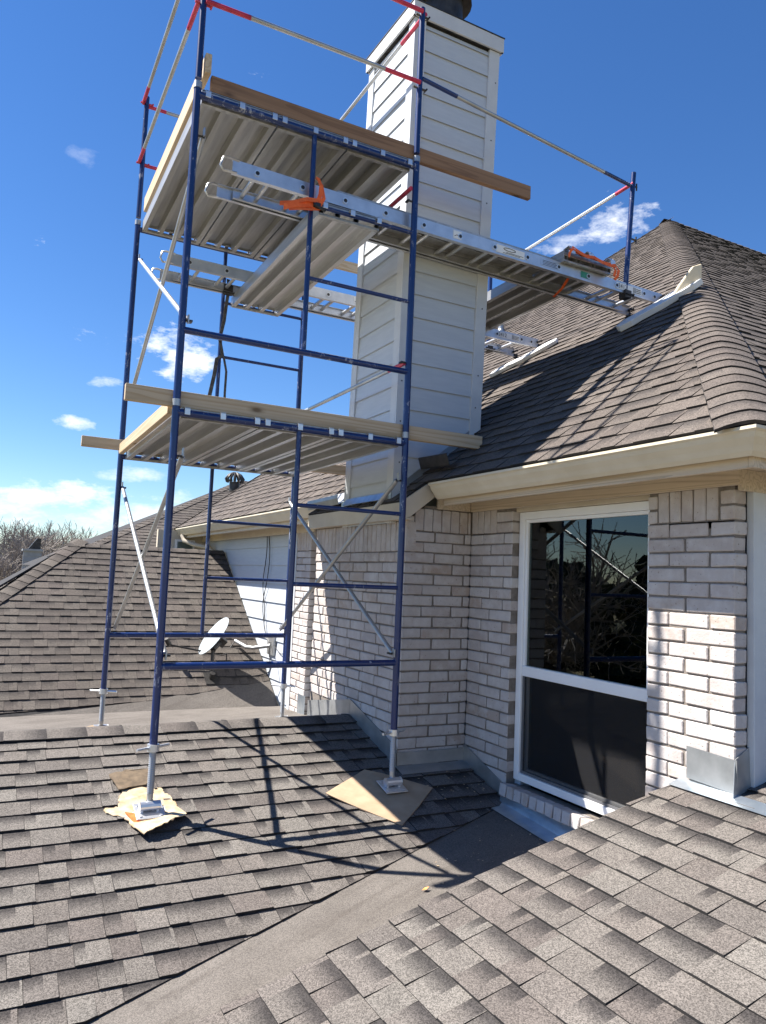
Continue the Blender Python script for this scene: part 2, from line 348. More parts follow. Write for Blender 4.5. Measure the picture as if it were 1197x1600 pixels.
def clip(poly, inside, cross):
    outp = []
    for i, p in enumerate(poly):
        q = poly[(i+1) % len(poly)]; a, b = inside(p), inside(q)
        if a >= 0: outp.append(p)
        if (a >= 0) != (b >= 0): t = a/(a-b); outp.append((p[0]+t*(q[0]-p[0]), p[1]+t*(q[1]-p[1])))
    return outp
def clip_convex(poly, cv):
    for i in range(len(cv)):
        a, b = cv[i], cv[(i+1) % len(cv)]
        poly = clip(poly, lambda p: (b[0]-a[0])*(p[1]-a[1])-(b[1]-a[1])*(p[0]-a[0]), None)
        if len(poly) < 3: return []
    return poly
def area(p): return .5*sum(p[i][0]*p[(i+1) % len(p)][1]-p[(i+1) % len(p)][0]*p[i][1] for i in range(len(p)))
LAP = .016
def tab_geo(mb, poly, u0, v0, w, e, h0, place):
    L = e+LAP; top = [place(p[0], p[1], .0012+h0*max(0, 1-(p[1]-v0)/L)) for p in poly]; n = len(poly); i = len(mb.v)
    mb.v += top + [place(p[0], p[1], -.003) for p in poly]
    mb.face(tuple(range(i, i+n)), 0, [((p[0]-u0)/w, (p[1]-v0)/e) for p in poly])
    for k in range(n): mb.face((i+k, i+n+k, i+n+(k+1) % n, i+(k+1) % n), 1)
TABS = []
WIDTHS = [.085, .105, .125, .145, .165, .185, .215]
def lay(plane, outline, slope, exposure=.143, v_start=0., pick=True, wmul=1., jit=.0025, tk=1.):
    cv = [plane.uv(*p) for p in outline]
    if area(cv) < 0: cv = cv[::-1]
    rng = random.Random(slope.name); v0 = min(p[1] for p in cv)+v_start; vmax = max(p[1] for p in cv)
    while v0 < vmax:
        row = clip_convex([(-99, v0), (99, v0), (99, v0+exposure), (-99, v0+exposure)], cv)
        if row:
            u = min(p[0] for p in row)-rng.random()*.3; u1 = max(p[0] for p in row); k = rng.randint(0, 1); wob = rng.uniform(-jit, jit)
            while u < u1:
                w = rng.choice(WIDTHS)*wmul; k ^= 1; h0 = ((.0115 if k else .0065)+rng.uniform(0, .0015))*tk
                r = [(u+.0008, v0+wob), (u+w-.0008, v0+wob), (u+w-.0008, v0+exposure+LAP), (u+.0008, v0+exposure+LAP)]
                p = clip_convex(r, cv)
                if len(p) > 2 and area(p) > .0006:
                    full = abs(area(p)-area(r)) < 1e-6; c = plane.at(u+w/2, v0+exposure/2); size = 0
                    if pick:
                        q = [proj(plane.at(*x)) for x in p]
                        if all(q):
                            cx, cyy = sum(x[0] for x in q)/len(q), sum(x[1] for x in q)/len(q)
                            if -10 < cx < 1207 and cyy < 1610: size = abs(area(q))
                    TABS.append((size, plane, slope, p, u, v0+wob, w, exposure, h0, full))
                u += w
        v0 += exposure
def slab(name, plane, outline, mat='shingle_edge', th=.02, d=-.004):
    pts = [plane.P(x, y, d) for x, y in outline]; 
    if (pts[1]-pts[0]).cross(pts[2]-pts[1]).z < 0: pts = pts[::-1]
    return part(name, MB().prism(pts, plane.n*th), mat, HOUSE)
XW = 2.26; XP = 1.705; YP = .27
N_OUT = [(-3.6, 1.02), (-3.6, -2.39), (-.444, -1.267), (2.157, -.303), (2.24, -.24), (2.24, .3), (1.72, 1.02)]
R_OUT = [(-3.2, -1.43), (1.06, -1.555), (2.40, -1.675), (4.2, -1.95), (4.2, -5.6), (-3.2, -5.6)]
L_CUT = [(-2.6, 4.23), (-.673, 4.248), (.932, 4.406), (1.708, 4.59), (2.29, 4.62)]
L_OUT = [(-2.25, 4.22), (.932, 4.40), (2.29, 4.62), (2.29, 7.0), (.118, 7.0)]
sN = slab('scaffold_side_roof', NP, [(-3.6, 1.02), (-3.6, -2.6), (2.4, -.5), (2.4, .27), (1.72, 1.02)])
sR = slab('near_roof', RP, R_OUT, th=.12)
sL = slab('brown_roof', LP, [(-2.6, 4.0), (2.29, 4.0), (2.29, 7.02), (.118, 7.02)])
YC, YF = -2.41, 8.38
Q_OUT = [(1.815, YC+.10), (1.815, YF-.05), (APEX.x, APEX.y+.05), (APEX.x-.02, APEX.y)]
Q_OUT = [(1.815, YC+.11), (1.815, YF-.08), (APEX.x-.06, APEX.y+.02)]
QB_OUT = [(1.625, .215), (1.625, 1.93), (1.83, 1.93), (1.83, .215)]
sQ = slab('main_roof', QP, [(1.82, YC+.02), (1.82, YF-.02), (APEX.x, APEX.y)], d=-.035)
slab('bump_out_roof', QP, QB_OUT)
Q2_OUT = [(1.93, -2.40), (APEX.x+.10, APEX.y-.02), (12.5, APEX.y-.02), (12.5, -2.40)]
sQ2 = slab('side_main_roof', Q2, [(1.84, -2.40), (APEX.x, APEX.y), (13, APEX.y), (13, -2.40)], d=-.035)
M_AP = (4.6, 14.15)
M_OUT = [(-.05, 9.5), (9, 9.5), (9, 14.15), M_AP]
sM = slab('rear_roof', MP, M_OUT)
lay(NP, N_OUT, sN, v_start=.02, tk=1.05, jit=.004); lay(RP, R_OUT, sR, v_start=.05); lay(LP, L_OUT, sL, tk=1.15)
lay(QP, Q_OUT, sQ, pick=False, wmul=1.15); lay(QP, QB_OUT, sQ, pick=False); lay(Q2, Q2_OUT, sQ2, pick=False, wmul=1.3); lay(MP, M_OUT, sM, pick=False, wmul=1.4)
# hidden backs of the roofs, so that the slopes are solid from the side
slab('rear_main_roof', Plane(0, -(APEX.z-1.225)/(YF-APEX.y), (1.8, YF, 1.225)), [(1.84, YF-.02), (APEX.x, APEX.y), (13, APEX.y), (13, YF-.02)])
slab('brown_roof_end', Plane(.682, 0, (.118, 7.02, LP.z(0, 7.02))), [(.10, 7.02), (-2.7, 4.0), (-2.7, 10.2)])
slab('rear_roof_end', Plane(.5, 0, (M_AP[0], M_AP[1], MP.z(*M_AP))), [M_AP, (-.1, 9.45), (-.1, 18.9)])
TABS.sort(key=lambda t: -t[0])
MATS_FOR = {sN.name: 'weathered_shingle', sR.name: 'weathered_shingle', sL.name: 'brown_shingle', sQ.name: 'main_shingle', sQ2.name: 'main_shingle', sM.name: 'brown_shingle'}
shared = {}; rest = {}; rr_ = random.Random(3)
for i, (size, plane, slope, p, u, v0, w, e, h0, full) in enumerate(TABS):
    mt = MATS_FOR[slope.name]
    if i < 300 and size > 60:
        if full:
            key = (mt, round(w, 3), round(h0*500)); 
            if key not in shared:
                mb = MB(); L = e+LAP; hq = key[2]/500
                tab_geo(mb, [(.0008, 0), (w-.0008, 0), (w-.0008, L), (.0008, L)], 0, 0, w, e, hq, lambda a, b, c: V((a, b, c))); shared[key] = mb.mesh('shingle', [mt, 'shingle_edge'])
            me = shared[key]
        else:
            mb = MB(); tab_geo(mb, [(a-u, b-v0) for a, b in p], 0, 0, w, e, h0, lambda a, b, c: V((a, b, c))); me = mb.mesh('shingle', [mt, 'shingle_edge'])
        M = Matrix((plane.U, plane.Vv, plane.n)).transposed().to_4x4(); M.translation = plane.at(u, v0, rr_.uniform(0, .0012)); inst('shingle', me, slope, M @ Matrix.Rotation(rr_.uniform(-.004, .004), 4, 'Z') @ Matrix.Rotation(rr_.uniform(-.012, .006), 4, 'X'))
    else:
        tab_geo(rest.setdefault(slope.name, (MB(), slope))[0], p, u, v0, w, e, h0, plane.at)
for k, (mb, slope) in rest.items():
    o = part('shingle_courses', mb, [MATS_FOR[k], 'shingle_edge'], slope); o['kind'] = 'stuff'
# hip and ridge cap shingles
def caps(slope, a, b, n1, n2, mat, wid=.14, exp=.135, lift=.012, roundness=.35, up=.004, start=0.):
    a, b = V(a), V(b); d = (b-a).normalized(); s1 = n1.cross(d); s1 = s1 if s1.z < 0 else -s1; s2 = n2.cross(d); s2 = s2 if s2.z < 0 else -s2
    nn = (n1+n2).normalized(); L = exp+.03; mb = MB()
    # rounded saddle across the ridge
    offs = []
    for t in (-1, -.75, -.5, -.32, -.16, 0, .16, .32, .5, .75, 1):
        s = s1 if t < 0 else s2; offs.append(s*abs(t)*wid + nn*(up-roundness*.05*(1-abs(t))**2))
    k = len(offs)
    for j, (f, h) in enumerate(((0, lift), (1, .003))):
        mb.v += [d*L*f+o+nn*h for o in offs]
    mb.v += [o+nn*-.004 for o in offs]
    for q in range(k-1):
        mb.face((q, q+1, k+q+1, k+q), 0, [(q/(k-1), 0), ((q+1)/(k-1), 0), ((q+1)/(k-1), 1), (q/(k-1), 1)]); mb.face((q, 2*k+q, 2*k+q+1, q+1), 1)
    mb.face((0, k, 2*k), 1); mb.face((k-1, 3*k-1, 2*k-1), 1)
    me = mb.mesh('ridge_cap', [mat, 'shingle_edge'])
    me.shade_smooth(); me.set_sharp_from_angle(angle=math.radians(40))
    q = start; rg = random.Random(slope.name+str(round(exp, 2)))
    while q < (b-a).length-.02:
        inst('ridge_cap', me, slope, Matrix.Translation(a+d*(q+rg.uniform(-.006, .006))+nn*(.006+rg.uniform(0, .003))) @ Matrix.Rotation(rg.uniform(-.022, .022), 4, nn)); q += exp
caps(sQ, V((1.79, -2.42, 1.225)), APEX, QP.n, Q2.n, 'main_shingle', wid=.165, exp=.15, roundness=.6, up=.012, start=.05)
caps(sQ, V((1.79, YF+.01, 1.225)), APEX, QP.n, V((0, .63, .77)), 'main_shingle')
caps(sQ2, V((12.5, APEX.y, APEX.z)), APEX, Q2.n, V((0, .6, .8)), 'main_shingle', exp=.16, lift=.02)
hb = V((-2.3, LP.O.y, 0)); hx = lambda y: .118-(7.018-y)*.868
caps(sL, LP.P(hx(4.3), 4.3, .004), LP.P(.118, 7.018, .004), LP.n, V((-.682, 0, 1)).normalized(), 'brown_shingle', wid=.17, exp=.16)
caps(sL, LP.P(2.28, 7.02, .004), LP.P(.118, 7.02, .004), LP.n, V((0, .5, .86)), 'brown_shingle', wid=.13, exp=.2)
caps(sN, NP.P(-3.6, 1.03, .004), NP.P(1.70, 1.03, .004), NP.n, V((0, .18, 1)).normalized(), 'weathered_shingle', wid=.135, exp=.24, lift=.007, roundness=.1)
caps(sM, V((-.05, 9.5, MP.z(0, 9.5))), V((M_AP[0], M_AP[1], MP.z(*M_AP))), MP.n, V((-.45, 0, .9)), 'brown_shingle', exp=.18)
# flat granulated valley sheets
mb = MB(); pts = [TP.P(-4, -2.45), TP.P(2.3, -.22), TP.P(2.3, -3), TP.P(-4, -4.5)]
mb.v = []
GX = 24
def sheet(P0, P1, P2, P3, nu, nv, amp, z):
    m = MB()
    for j in range(nv+1):
        for i in range(nu+1):
            a = P0.lerp(P1, i/nu); b = P3.lerp(P2, i/nu); p = a.lerp(b, j/nv); m.v.append(p+V((0, 0, z+amp*math.sin(i*1.7+j*.9)*math.cos(j*1.3-i*.6))))
    for j in range(nv):
        for i in range(nu): q = j*(nu+1)+i; m.face((q, q+1, q+nu+2, q+nu+1))
    return m
part('valley_sheet', sheet(TP.P(-4.2, -2.62), TP.P(2.35, -.205), TP.P(2.35, -2.6), TP.P(-4.2, -5), 30, 10, .002, 0), 'valley_sheet', HOUSE, smooth=60)
far = MB(); 
prof = [(1.03, -.535), (2.5, -.905), (4.262, -1.012)]
for x, yc in [(-4.0, 4.24)]+[(a, b) for a, b in L_CUT[1:]]:
    far.v += [V((x, y, z)) for y, z in prof]+[LP.P(x, yc, .006)]
for i in range(4):
    for j in range(3): q = i*4+j; far.face((q, q+4, q+5, q+1))
part('valley_sheet', far, 'valley_sheet', HOUSE)
# rake board closing the near roof's far edge
rk = MB(); rk.prism([RP.P(-.5, -1.50, -.022), RP.P(1.06, -1.55, -.022), RP.P(2.40, -1.695, -.022), V((2.40, -1.695, -1.1)), V((1.06, -1.535, -1.2)), V((-.5, -1.455, -1.35))], V((0, .022, 0))); part('rake_board', rk, 'beige_board', HOUSE)

# ------------------------------------------------------------------ brick walls
BCACHE = {}
def brick_mesh(L, D, H, v):
    key = (round(L, 2), round(D, 2), round(H, 2), v)
    if key not in BCACHE:
        rng = random.Random(str(key)); bm = bmesh.new(); bmesh.ops.create_cube(bm, size=1)
        for q in bm.verts:
            q.co = V(((q.co.x+.5)*L, (q.co.y+.5)*D, (q.co.z+.5)*H)) + V([rng.uniform(-.0028, .0028) for _ in range(3)])
        bmesh.ops.bevel(bm, geom=bm.edges[:], offset=.0048, segments=1, affect='EDGES')
        me = bpy.data.meshes.new('brick'); bm.to_mesh(me); bm.free(); me.materials.append(MT['brick_face']); BCACHE[key] = me
    return BCACHE[key]
J = .0098
def brick(par, o, ux, nrm, L, H, D=.088):            # o: lower front corner, ux along, nrm outward
    L = max(.02, round(L, 2)); me = brick_mesh(L, D, H, random.randint(0, 2)); ux = V(ux); nrm = V(nrm)
    M = Matrix((ux, -nrm, V((0, 0, 1)))).transposed().to_4x4()
    if M.determinant() < 0: M = Matrix((-ux, -nrm, V((0, 0, 1)))).transposed().to_4x4(); o = V(o)+ux*L
    M.translation = V(o)+nrm*random.uniform(-.0012, .0016); return inst('brick', me, par, M)
def wall(name, o, ux, nrm, W, z_top, n_courses, start_off, skip=lambda s, z, L: False, soldiers=None, corner=(0, 0), back=True, zmin=-9):
    # corner: (start, end) 1 where this wall gives way to the neighbour's brick end on alternate courses
    o = V(o); ux = V(ux); nrm = V(nrm); CH = .0762
    zb = z_top-n_courses*CH; hi = soldiers or z_top
    mb = MB().obox(V((o.x, o.y, zb-.25))-nrm*.008+ux*.004, ux*(W-.008), -nrm*.075, V((0, 0, hi-zb+.25))); w = part(name, mb, 'mortar', HOUSE)
    for r in range(n_courses):
        z = z_top-(r+1)*CH+J/2; odd = r % 2
        a = .098 if (corner[0] and odd) else 0.; b = W-(.098 if (corner[1] and odd) else 0.)
        s = a; first = True
        while s < b-.02:
            L = .244
            if first: L = start_off[odd]; first = False
            L = min(L, b-s); 
            if 0 < b-(s+L+J) < .035: L = b-s
            if not skip(s, z, L): brick(w, V((o.x, o.y, z))+ux*s, ux, nrm, L, CH-J)
            s += L+J
    if soldiers:
        s = 0.
        while s < W-.02:
            L = min(.0665, W-s); Hs = (soldiers(s+L/2) if callable(soldiers) else soldiers)-z_top-J
            if Hs > .03: brick(w, V((o.x, o.y, z_top+J/2))+ux*s, ux, nrm, L, Hs)
            s += L+J
    return w
# bump-out side wall (faces left), its front wall, the return and the pillar by the window
wall('brick_wall', (XP, YP, 0), (0, 1, 0), (-1, 0, 0), 1.63, .743, 20, (.146, .244), soldiers=.965, corner=(1, 0), skip=lambda s, z, L: z < NP.z(0, YP+s)-.1)
def rake_z(s): return min(1.10, max(.90, .965+(s-.02)*.80-.02))
w = wall('brick_wall', (XP, YP, 0), (1, 0, 0), (0, -1, 0), XW-XP, .895, 21, (.244, .146), corner=(0, 0), skip=lambda s, z, L: False)
wp2 = w
s = 0.
while s < .55:
    hz = min(1.058, 1.0+.8*s)
    if hz > .95: brick(wp2, V((XP+s, YP, .9)), (1, 0, 0), (0, -1, 0), min(.0665, .555-s), hz-.9)
    s += .0762
part('brick_wall_backing', MB().prism([V((XP+.01, YP+.01, .80)), V((XW+.05, YP+.01, .80)), V((XW+.05, YP+.01, 1.1)), V((XP+.16, YP+.01, 1.08)), V((XP+.01, YP+.01, .96))], V((0, -.06, 0))), 'mortar', HOUSE)
wall('brick_wall', (XW, YP-.002, 0), (0, -1, 0), (-1, 0, 0), .50, .895, 22, (.146, .244), soldiers=None)
s = 0.; wq = wp2
for i, L in enumerate((.066, .066, .066, .066)): brick(wq, V((XW, YP-.012-i*.0762, .9)), (0, -1, 0), (-1, 0, 0), L, .165)
for zz in (.9, .976): brick(wq, V((XW, YP-.012-.305, zz)), (0, -1, 0), (-1, 0, 0), .18, .066)
part('brick_wall_backing', MB().box((XW+.008, YP, .86), (XW+.08, -.225, 1.08)), 'mortar', HOUSE)
wpil = wall('brick_wall', (XW, -1.425, 0), (0, -1, 0), (-1, 0, 0), .535, .895, 19, (.136, .244), skip=lambda s, z, L: z < -.62)
for i in range(5): brick(wpil, V((XW, -1.425-.0762*(i+.9), .9)), (0, -1, 0), (-1, 0, 0), .066, .165)
for zz in (.9, .978): brick(wpil, V((XW, -1.425, zz)), (0, -1, 0), (-1, 0, 0), .06, .066); brick(wpil, V((XW, -1.425-.455, zz)), (0, -1, 0), (-1, 0, 0), .08, .066)
part('brick_wall_backing', MB().box((XW+.008, -1.43, .86), (XW+.08, -1.955, 1.08)), 'mortar', HOUSE)
# brick pier at the far end of the side, where the siding starts
wall('brick_wall', (XW, 3.40, 0), (0, 1, 0), (-1, 0, 0), .42, .82, 24, (.146, .244), soldiers=1.06)
# sill of brick headers
sill = part('window_sill_bed', MB().box((2.215, -.245, -.86), (2.36, -1.44, -.775)), 'mortar', HOUSE)
for i in range(16):
    y = -.245-.0762*i
    me = brick_mesh(.066, .135, .075, i % 3); M = Matrix.Rotation(math.radians(-7), 4, 'Y'); M = Matrix.Translation(V((2.19, y-.066, -.842))) @ M @ Matrix(((0, 1, 0, 0), (1, 0, 0, 0), (0, 0, 1, 0), (0, 0, 0, 1)))
    inst('brick', me, sill, Matrix.Translation(V((2.19, y-.066, -.835))) @ Matrix.Rotation(math.radians(9), 4, 'Y') @ Matrix.Rotation(math.radians(90), 4, 'Z') @ Matrix.Scale(-1, 4, (0, 1, 0)))
# lap siding of the long wall, corner board, wall masses
sd = MB()
sw = part('siding_wall', MB().box((2.335, -1.9, -3.6), (2.42, -1.44, 1.06)).box((2.335, -.29, -3.6), (2.42, 8.2, 1.1)).box((2.335, -1.44, -3.6), (2.42, -.29, -.85)).box((2.335, -1.44, 1.0), (2.42, -.29, 1.1)), 'white_siding', HOUSE)
z = -1.2
while z < 1.05:
    b = MB().prism([V((2.300, 3.82, z)), V((2.300, 8.2, z)), V((2.318, 8.2, z+.245)), V((2.318, 3.82, z+.245))][::-1], V((-.012, 0, 0))); part('siding_board', b, 'white_siding', sw); z += .232
part('corner_board', MB().box((2.255, 3.825, -1.1), (2.30, 3.90, 1.06)), 'white_trim', HOUSE)
part('corner_board', MB().box((2.355, -1.995, -.5), (2.475, -1.955, 1.06)).box((2.455, -1.955, -.5), (2.475, -1.9, 1.06)), 'white_trim', HOUSE, bevel=.003)
ss = part('side_siding_wall', MB().box((2.36, -1.92, -3.6), (12.8, -1.90, 1.1)), 'white_siding', HOUSE)
z = -.45
while z < 1.05:
    part('siding_board', MB().prism([V((2.476, -1.955, z)), V((6.5, -1.955, z)), V((6.5, -1.937, z+.19)), V((2.476, -1.937, z+.19))], V((0, -.012, 0))), 'white_siding', ss); z += .178
part('rear_wall', MB().box((1.52, 8.25, -3.6), (2.5, 8.35, 1.2)), 'beige_board', HOUSE)
wsm = part('window', MB().box((1.80, 8.215, .72), (2.12, 8.25, 1.05)), 'vinyl_white', HOUSE)
part('pane', MB().box((1.835, 8.205, .755), (2.085, 8.216, 1.015)), 'window_glass', wsm); part('shade', MB().box((1.835, 8.217, .755), (2.085, 8.218, 1.015)), 'room_dark', wsm)  # dark sheet behind the glass stands in for the unlit room
part('far_wall', MB().box((2.5, 8.2, -3.6), (12.5, 8.3, 1.1)).box((12.5, -1.9, -3.6), (12.6, 8.3, 1.1)), 'white_siding', HOUSE)

# ------------------------------------------------------------------ eaves: gutter, fascia, soffit, frieze
GP = [(.125, .02), (.125, -.09), (.078, -.102), (.060, -.084), (.044, -.060), (.022, -.034), (.012, -.014), (0, -.006), (0, .006), (.012, .006), (.012, -.004)]
def gutter(y0, y1, x=1.795, z=1.218, par=HOUSE):
    m = MB(); m.sweep([V((a, 0, b)) for a, b in GP], V((x, y0, z)), V((x, y1, z)))
    g = part('gutter', m, 'cream_gutter', par, solid=.003)
    for y in (y0, y1):
        e = MB(); pts = [V((x+a, y, z+b)) for a, b in GP[:9]]; e.v = pts; e.face(tuple(range(9))); part('gutter_end', e, 'cream_gutter', g, solid=.004)
    return g
gutter(2.02, 8.38)
def mitre_gutter():
    m = MB(); n = len(GP); x, z, yl = 1.795, 1.218, -2.415
    for a, b in GP: m.v.append(V((x+a, .13, z+b)))
    for a, b in GP: m.v.append(V((x+a, yl+a, z+b)))
    for a, b in GP: m.v.append(V((12, yl+a, z+b)))
    for j in range(2):
        for k in range(n-1): m.face((j*n+k, j*n+k+1, (j+1)*n+k+1, (j+1)*n+k))
    g = part('gutter', m, 'cream_gutter', HOUSE, solid=.003); e = MB(); e.v = [V((x+a, .13, z+b)) for a, b in GP[:9]]; e.face(tuple(range(9))); part('gutter_end', e, 'cream_gutter', g, solid=.004)
mitre_gutter()
part('fascia', MB().box((1.921, .12, 1.075), (1.945, -2.285, 1.215)).box((1.921, -2.310, 1.075), (12, -2.286, 1.215)), 'painted_wood', HOUSE, bevel=.002)
part('fascia', MB().box((1.921, 1.95, 1.075), (1.945, 8.3, 1.215)), 'beige_board', HOUSE, bevel=.002)
part('soffit', MB().box((1.945, YP, 1.137), (2.35, -2.258, 1.150)).box((2.35, -1.9, 1.137), (12, -2.258, 1.150)), 'painted_wood', HOUSE)
part('soffit', MB().box((1.945, 1.9, 1.117), (2.35, 8.3, 1.130)), 'beige_board', HOUSE)
part('frieze_board', MB().box((2.232, YP-.03, 1.060), (2.256, -2.005, 1.137)).box((1.95, YP-.028, 1.062), (2.232, YP-.004, 1.137)), 'painted_wood', HOUSE, bevel=.002)
part('frieze_board', MB().box((2.256, -2.005, 1.035), (12, -1.982, 1.137)), 'painted_wood', HOUSE, bevel=.002)
part('frieze_board', MB().box((2.24, 3.3, 1.03), (2.262, 8.2, 1.117)), 'beige_board', HOUSE)
# bump-out eave: fascia and raking board
part('fascia', MB().prism([V((1.622, .20, 1.082)), V((1.622, 1.93, 1.082)), V((1.622, 1.93, .962)), V((1.622, .20, .962))], V((-.022, 0, 0))), 'beige_board', HOUSE, bevel=.002)
part('soffit', MB().box((1.642, .20, .965), (1.72, 1.93, .977)), 'beige_board', HOUSE)
part('rake_board', MB().prism([V((1.622, .198, .962)), V((1.70, .198, .985)), V((1.945, .198, 1.18)), V((1.945, .198, 1.31)), V((1.622, .198, 1.083))], V((0, -.022, 0))), 'beige_board', HOUSE, bevel=.002)
part('bump_out_far_wall', MB().box((XP+.01, 1.895, -1.2), (2.34, 1.905, 1.1)), 'mortar', HOUSE)
# downspout on the siding
part('downspout', MB().path([(1.86, 8.0, 1.12), (1.88, 7.95, 1.03), (2.0, 7.8, .97), (2.2, 7.6, .93), (2.25, 7.5, .86), (2.25, 7.45, .5)], .038, 8), 'beige_board', HOUSE, smooth=50)

# ------------------------------------------------------------------ flashings
fl = MB()
fl.prism([V((XP-.012, 1.03, NP.z(0, 1.03))), V((XP-.012, .258, NP.z(0, .258)-.01)), V((XP-.012, .258, NP.z(0, .258)+.13)), V((XP-.012, 1.03, NP.z(0, 1.03)+.13))], V((-.006, 0, 0)))
part('step_flashing', fl, 'flashing_metal', HOUSE)
part('step_flashing', MB().prism([V((XP-.012, 1.90, -.69)), V((XP-.012, 1.034, -.535)), V((XP-.012, 1.034, -.405)), V((XP-.012, 1.90, -.55))], V((-.006, 0, 0))), 'flashing_metal', HOUSE)
part('base_flashing', MB().box((XP-.016, YP-.012, -.80), (XW-.012, YP-.005, -.645)), 'flashing_metal', HOUSE)
part('apron_flashing', MB().prism([NP.P(XP-.02, YP-.012, .014), NP.P(XP-.02, YP-.12, .014), NP.P(XW-.01, YP-.12, .014), NP.P(XW-.01, YP-.012, .014)], NP.n*.003), 'flashing_metal', HOUSE)
part('step_flashing', MB().prism([V((XW-.012, YP-.012, NP.z(0, YP))), V((XW-.012, -.25, NP.z(0, -.25)-.02)), V((XW-.012, -.25, NP.z(0, -.25)+.09)), V((XW-.012, YP-.012, NP.z(0, YP)+.125))], V((-.006, 0, 0))), 'flashing_metal', HOUSE)
bf = MB()
for a, b, c in ((0, .0, .09), ):
    bf.v += [V((2.205, -.25, -.835)), V((2.20, -.25, TP.z(2.2, -.25)+.012)), V((2.09, -.25-.06, TP.z(2.09, -.3)+.008)), V((2.205, -1.5, -.835)), V((2.20, -1.5, TP.z(2.2, -1.5)+.012)), V((2.09, -1.5, TP.z(2.09, -1.5)+.008))]
bf.face((0, 3, 4, 1)); bf.face((1, 4, 5, 2)); part('sill_flashing', bf, 'new_flashing', HOUSE, solid=.002)
# pillar foot: step flashing and bright apron
pf = MB(); pf.prism([V((XW-.014, -1.70, RP.z(XW, 0)+.02)), V((XW-.014, -1.985, RP.z(XW, 0)+.01)), V((XW-.014, -1.985, RP.z(XW, 0)+.165)), V((XW-.014, -1.70, RP.z(XW, 0)+.175))], V((-.004, 0, 0)))
part('step_flashing', pf, 'flashing_metal', HOUSE)
pf = MB(); zr = RP.z(XW, 0); pf.v = [V((XW-.012, -1.972, zr+.165)), V((XW-.05, -1.992, zr-.008)), V((XW+.10, -1.975, zr+.03)), V((XW+.092, -1.966, zr+.215))]; pf.face((0, 1, 2, 3)); part('step_flashing', pf, 'flashing_metal', HOUSE, solid=.003)
part('apron_flashing', MB().prism([RP.P(XW-.005, -1.66, .014), RP.P(XW-.09, -1.66, .014), RP.P(XW-.09, -2.2, .014), RP.P(XW-.005, -2.2, .014)], RP.n*.002), 'new_flashing', HOUSE)
pf = MB(); pf.v = [V((2.25, 3.34, -.98)), V((2.25, 3.55, -.98)), V((2.25, 3.55, -.76)), V((2.25, 3.34, -.76)), V((2.05, 3.34, -.965)), V((2.05, 3.95, -1.0)), V((2.25, 3.95, -1.0))]; pf.face((0, 1, 2, 3)); pf.face((4, 5, 6, 0)); part('step_flashing', pf, 'new_flashing', HOUSE, solid=.003)

# ------------------------------------------------------------------ big window
xf = 2.315; y0, y1 = -.236, -1.44; zb, zt = -.745, 1.035
win = part('window', MB().box((xf, y0, zb), (xf+.07, y0-.055, zt)).box((xf, y1+.055, zb), (xf+.07, y1, zt)).box((xf, y0-.055, zt-.05), (xf+.07, y1+.055, zt)).box((xf, y0-.055, zb), (xf+.07, y1+.055, zb+.05)), 'vinyl_white', HOUSE, bevel=.004)
part('head_trim', MB().box((xf-.02, y0+.02, zt+.002), (xf+.05, y1, zt+.05)).box((xf-.035, y0+.02, zt+.052), (xf+.05, y1, zt+.09)), 'beige_board', win, bevel=.003)
def sash(x, za, zc, wd=.035):
    a, b = y0-.056, y1+.056
    return part('sash', MB().box((x, a, za), (x+.03, a-wd, zc)).box((x, b+wd, za), (x+.03, b, zc)).box((x, a-wd, zc-wd), (x+.03, b+wd, zc)).box((x, a-wd, za), (x+.03, b+wd, za+wd)), 'vinyl_white', win, bevel=.003)
s1 = sash(xf+.012, -.06, zt-.051, .022); s2 = sash(xf+.036, zb+.051, .005, .03)
part('meeting_rail', MB().box((xf+.004, y0-.056, -.062), (xf+.034, y1+.056, .006)), 'vinyl_white', win, bevel=.004)
part('pane', MB().box((xf+.028, y0-.078, -.03), (xf+.032, y1+.078, zt-.073)), 'window_glass', s1)
part('pane', MB().box((xf+.052, y0-.087, zb+.082), (xf+.056, y1+.087, -.03)), 'window_glass', s2)
part('insect_screen', MB().box((xf+.020, y0-.066, zb+.058), (xf+.021, y1+.066, -.062)), 'insect_screen', win)
part('screen_frame', MB().box((xf+.014, y0-.057, zb+.052), (xf+.026, y0-.075, -.063)).box((xf+.014, y0-.075, zb+.052), (xf+.026, y1+.057, zb+.068)), 'window_screen_frame', win)
bl = MB()
for i in range(13): bl.obox(V((xf+.11, y0-.06, .76+i*.021)), V((0, y1-y0+.12, 0)), V((.018, 0, .010)), V((0, 0, .0015)))
part('blind', bl, 'blind_slat', win)
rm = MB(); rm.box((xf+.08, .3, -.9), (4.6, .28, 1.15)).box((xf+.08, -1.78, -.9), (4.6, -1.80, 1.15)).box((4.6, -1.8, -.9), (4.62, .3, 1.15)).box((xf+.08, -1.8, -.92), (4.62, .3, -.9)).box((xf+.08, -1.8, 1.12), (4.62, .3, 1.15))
part('room', rm, 'room_dark', HOUSE)

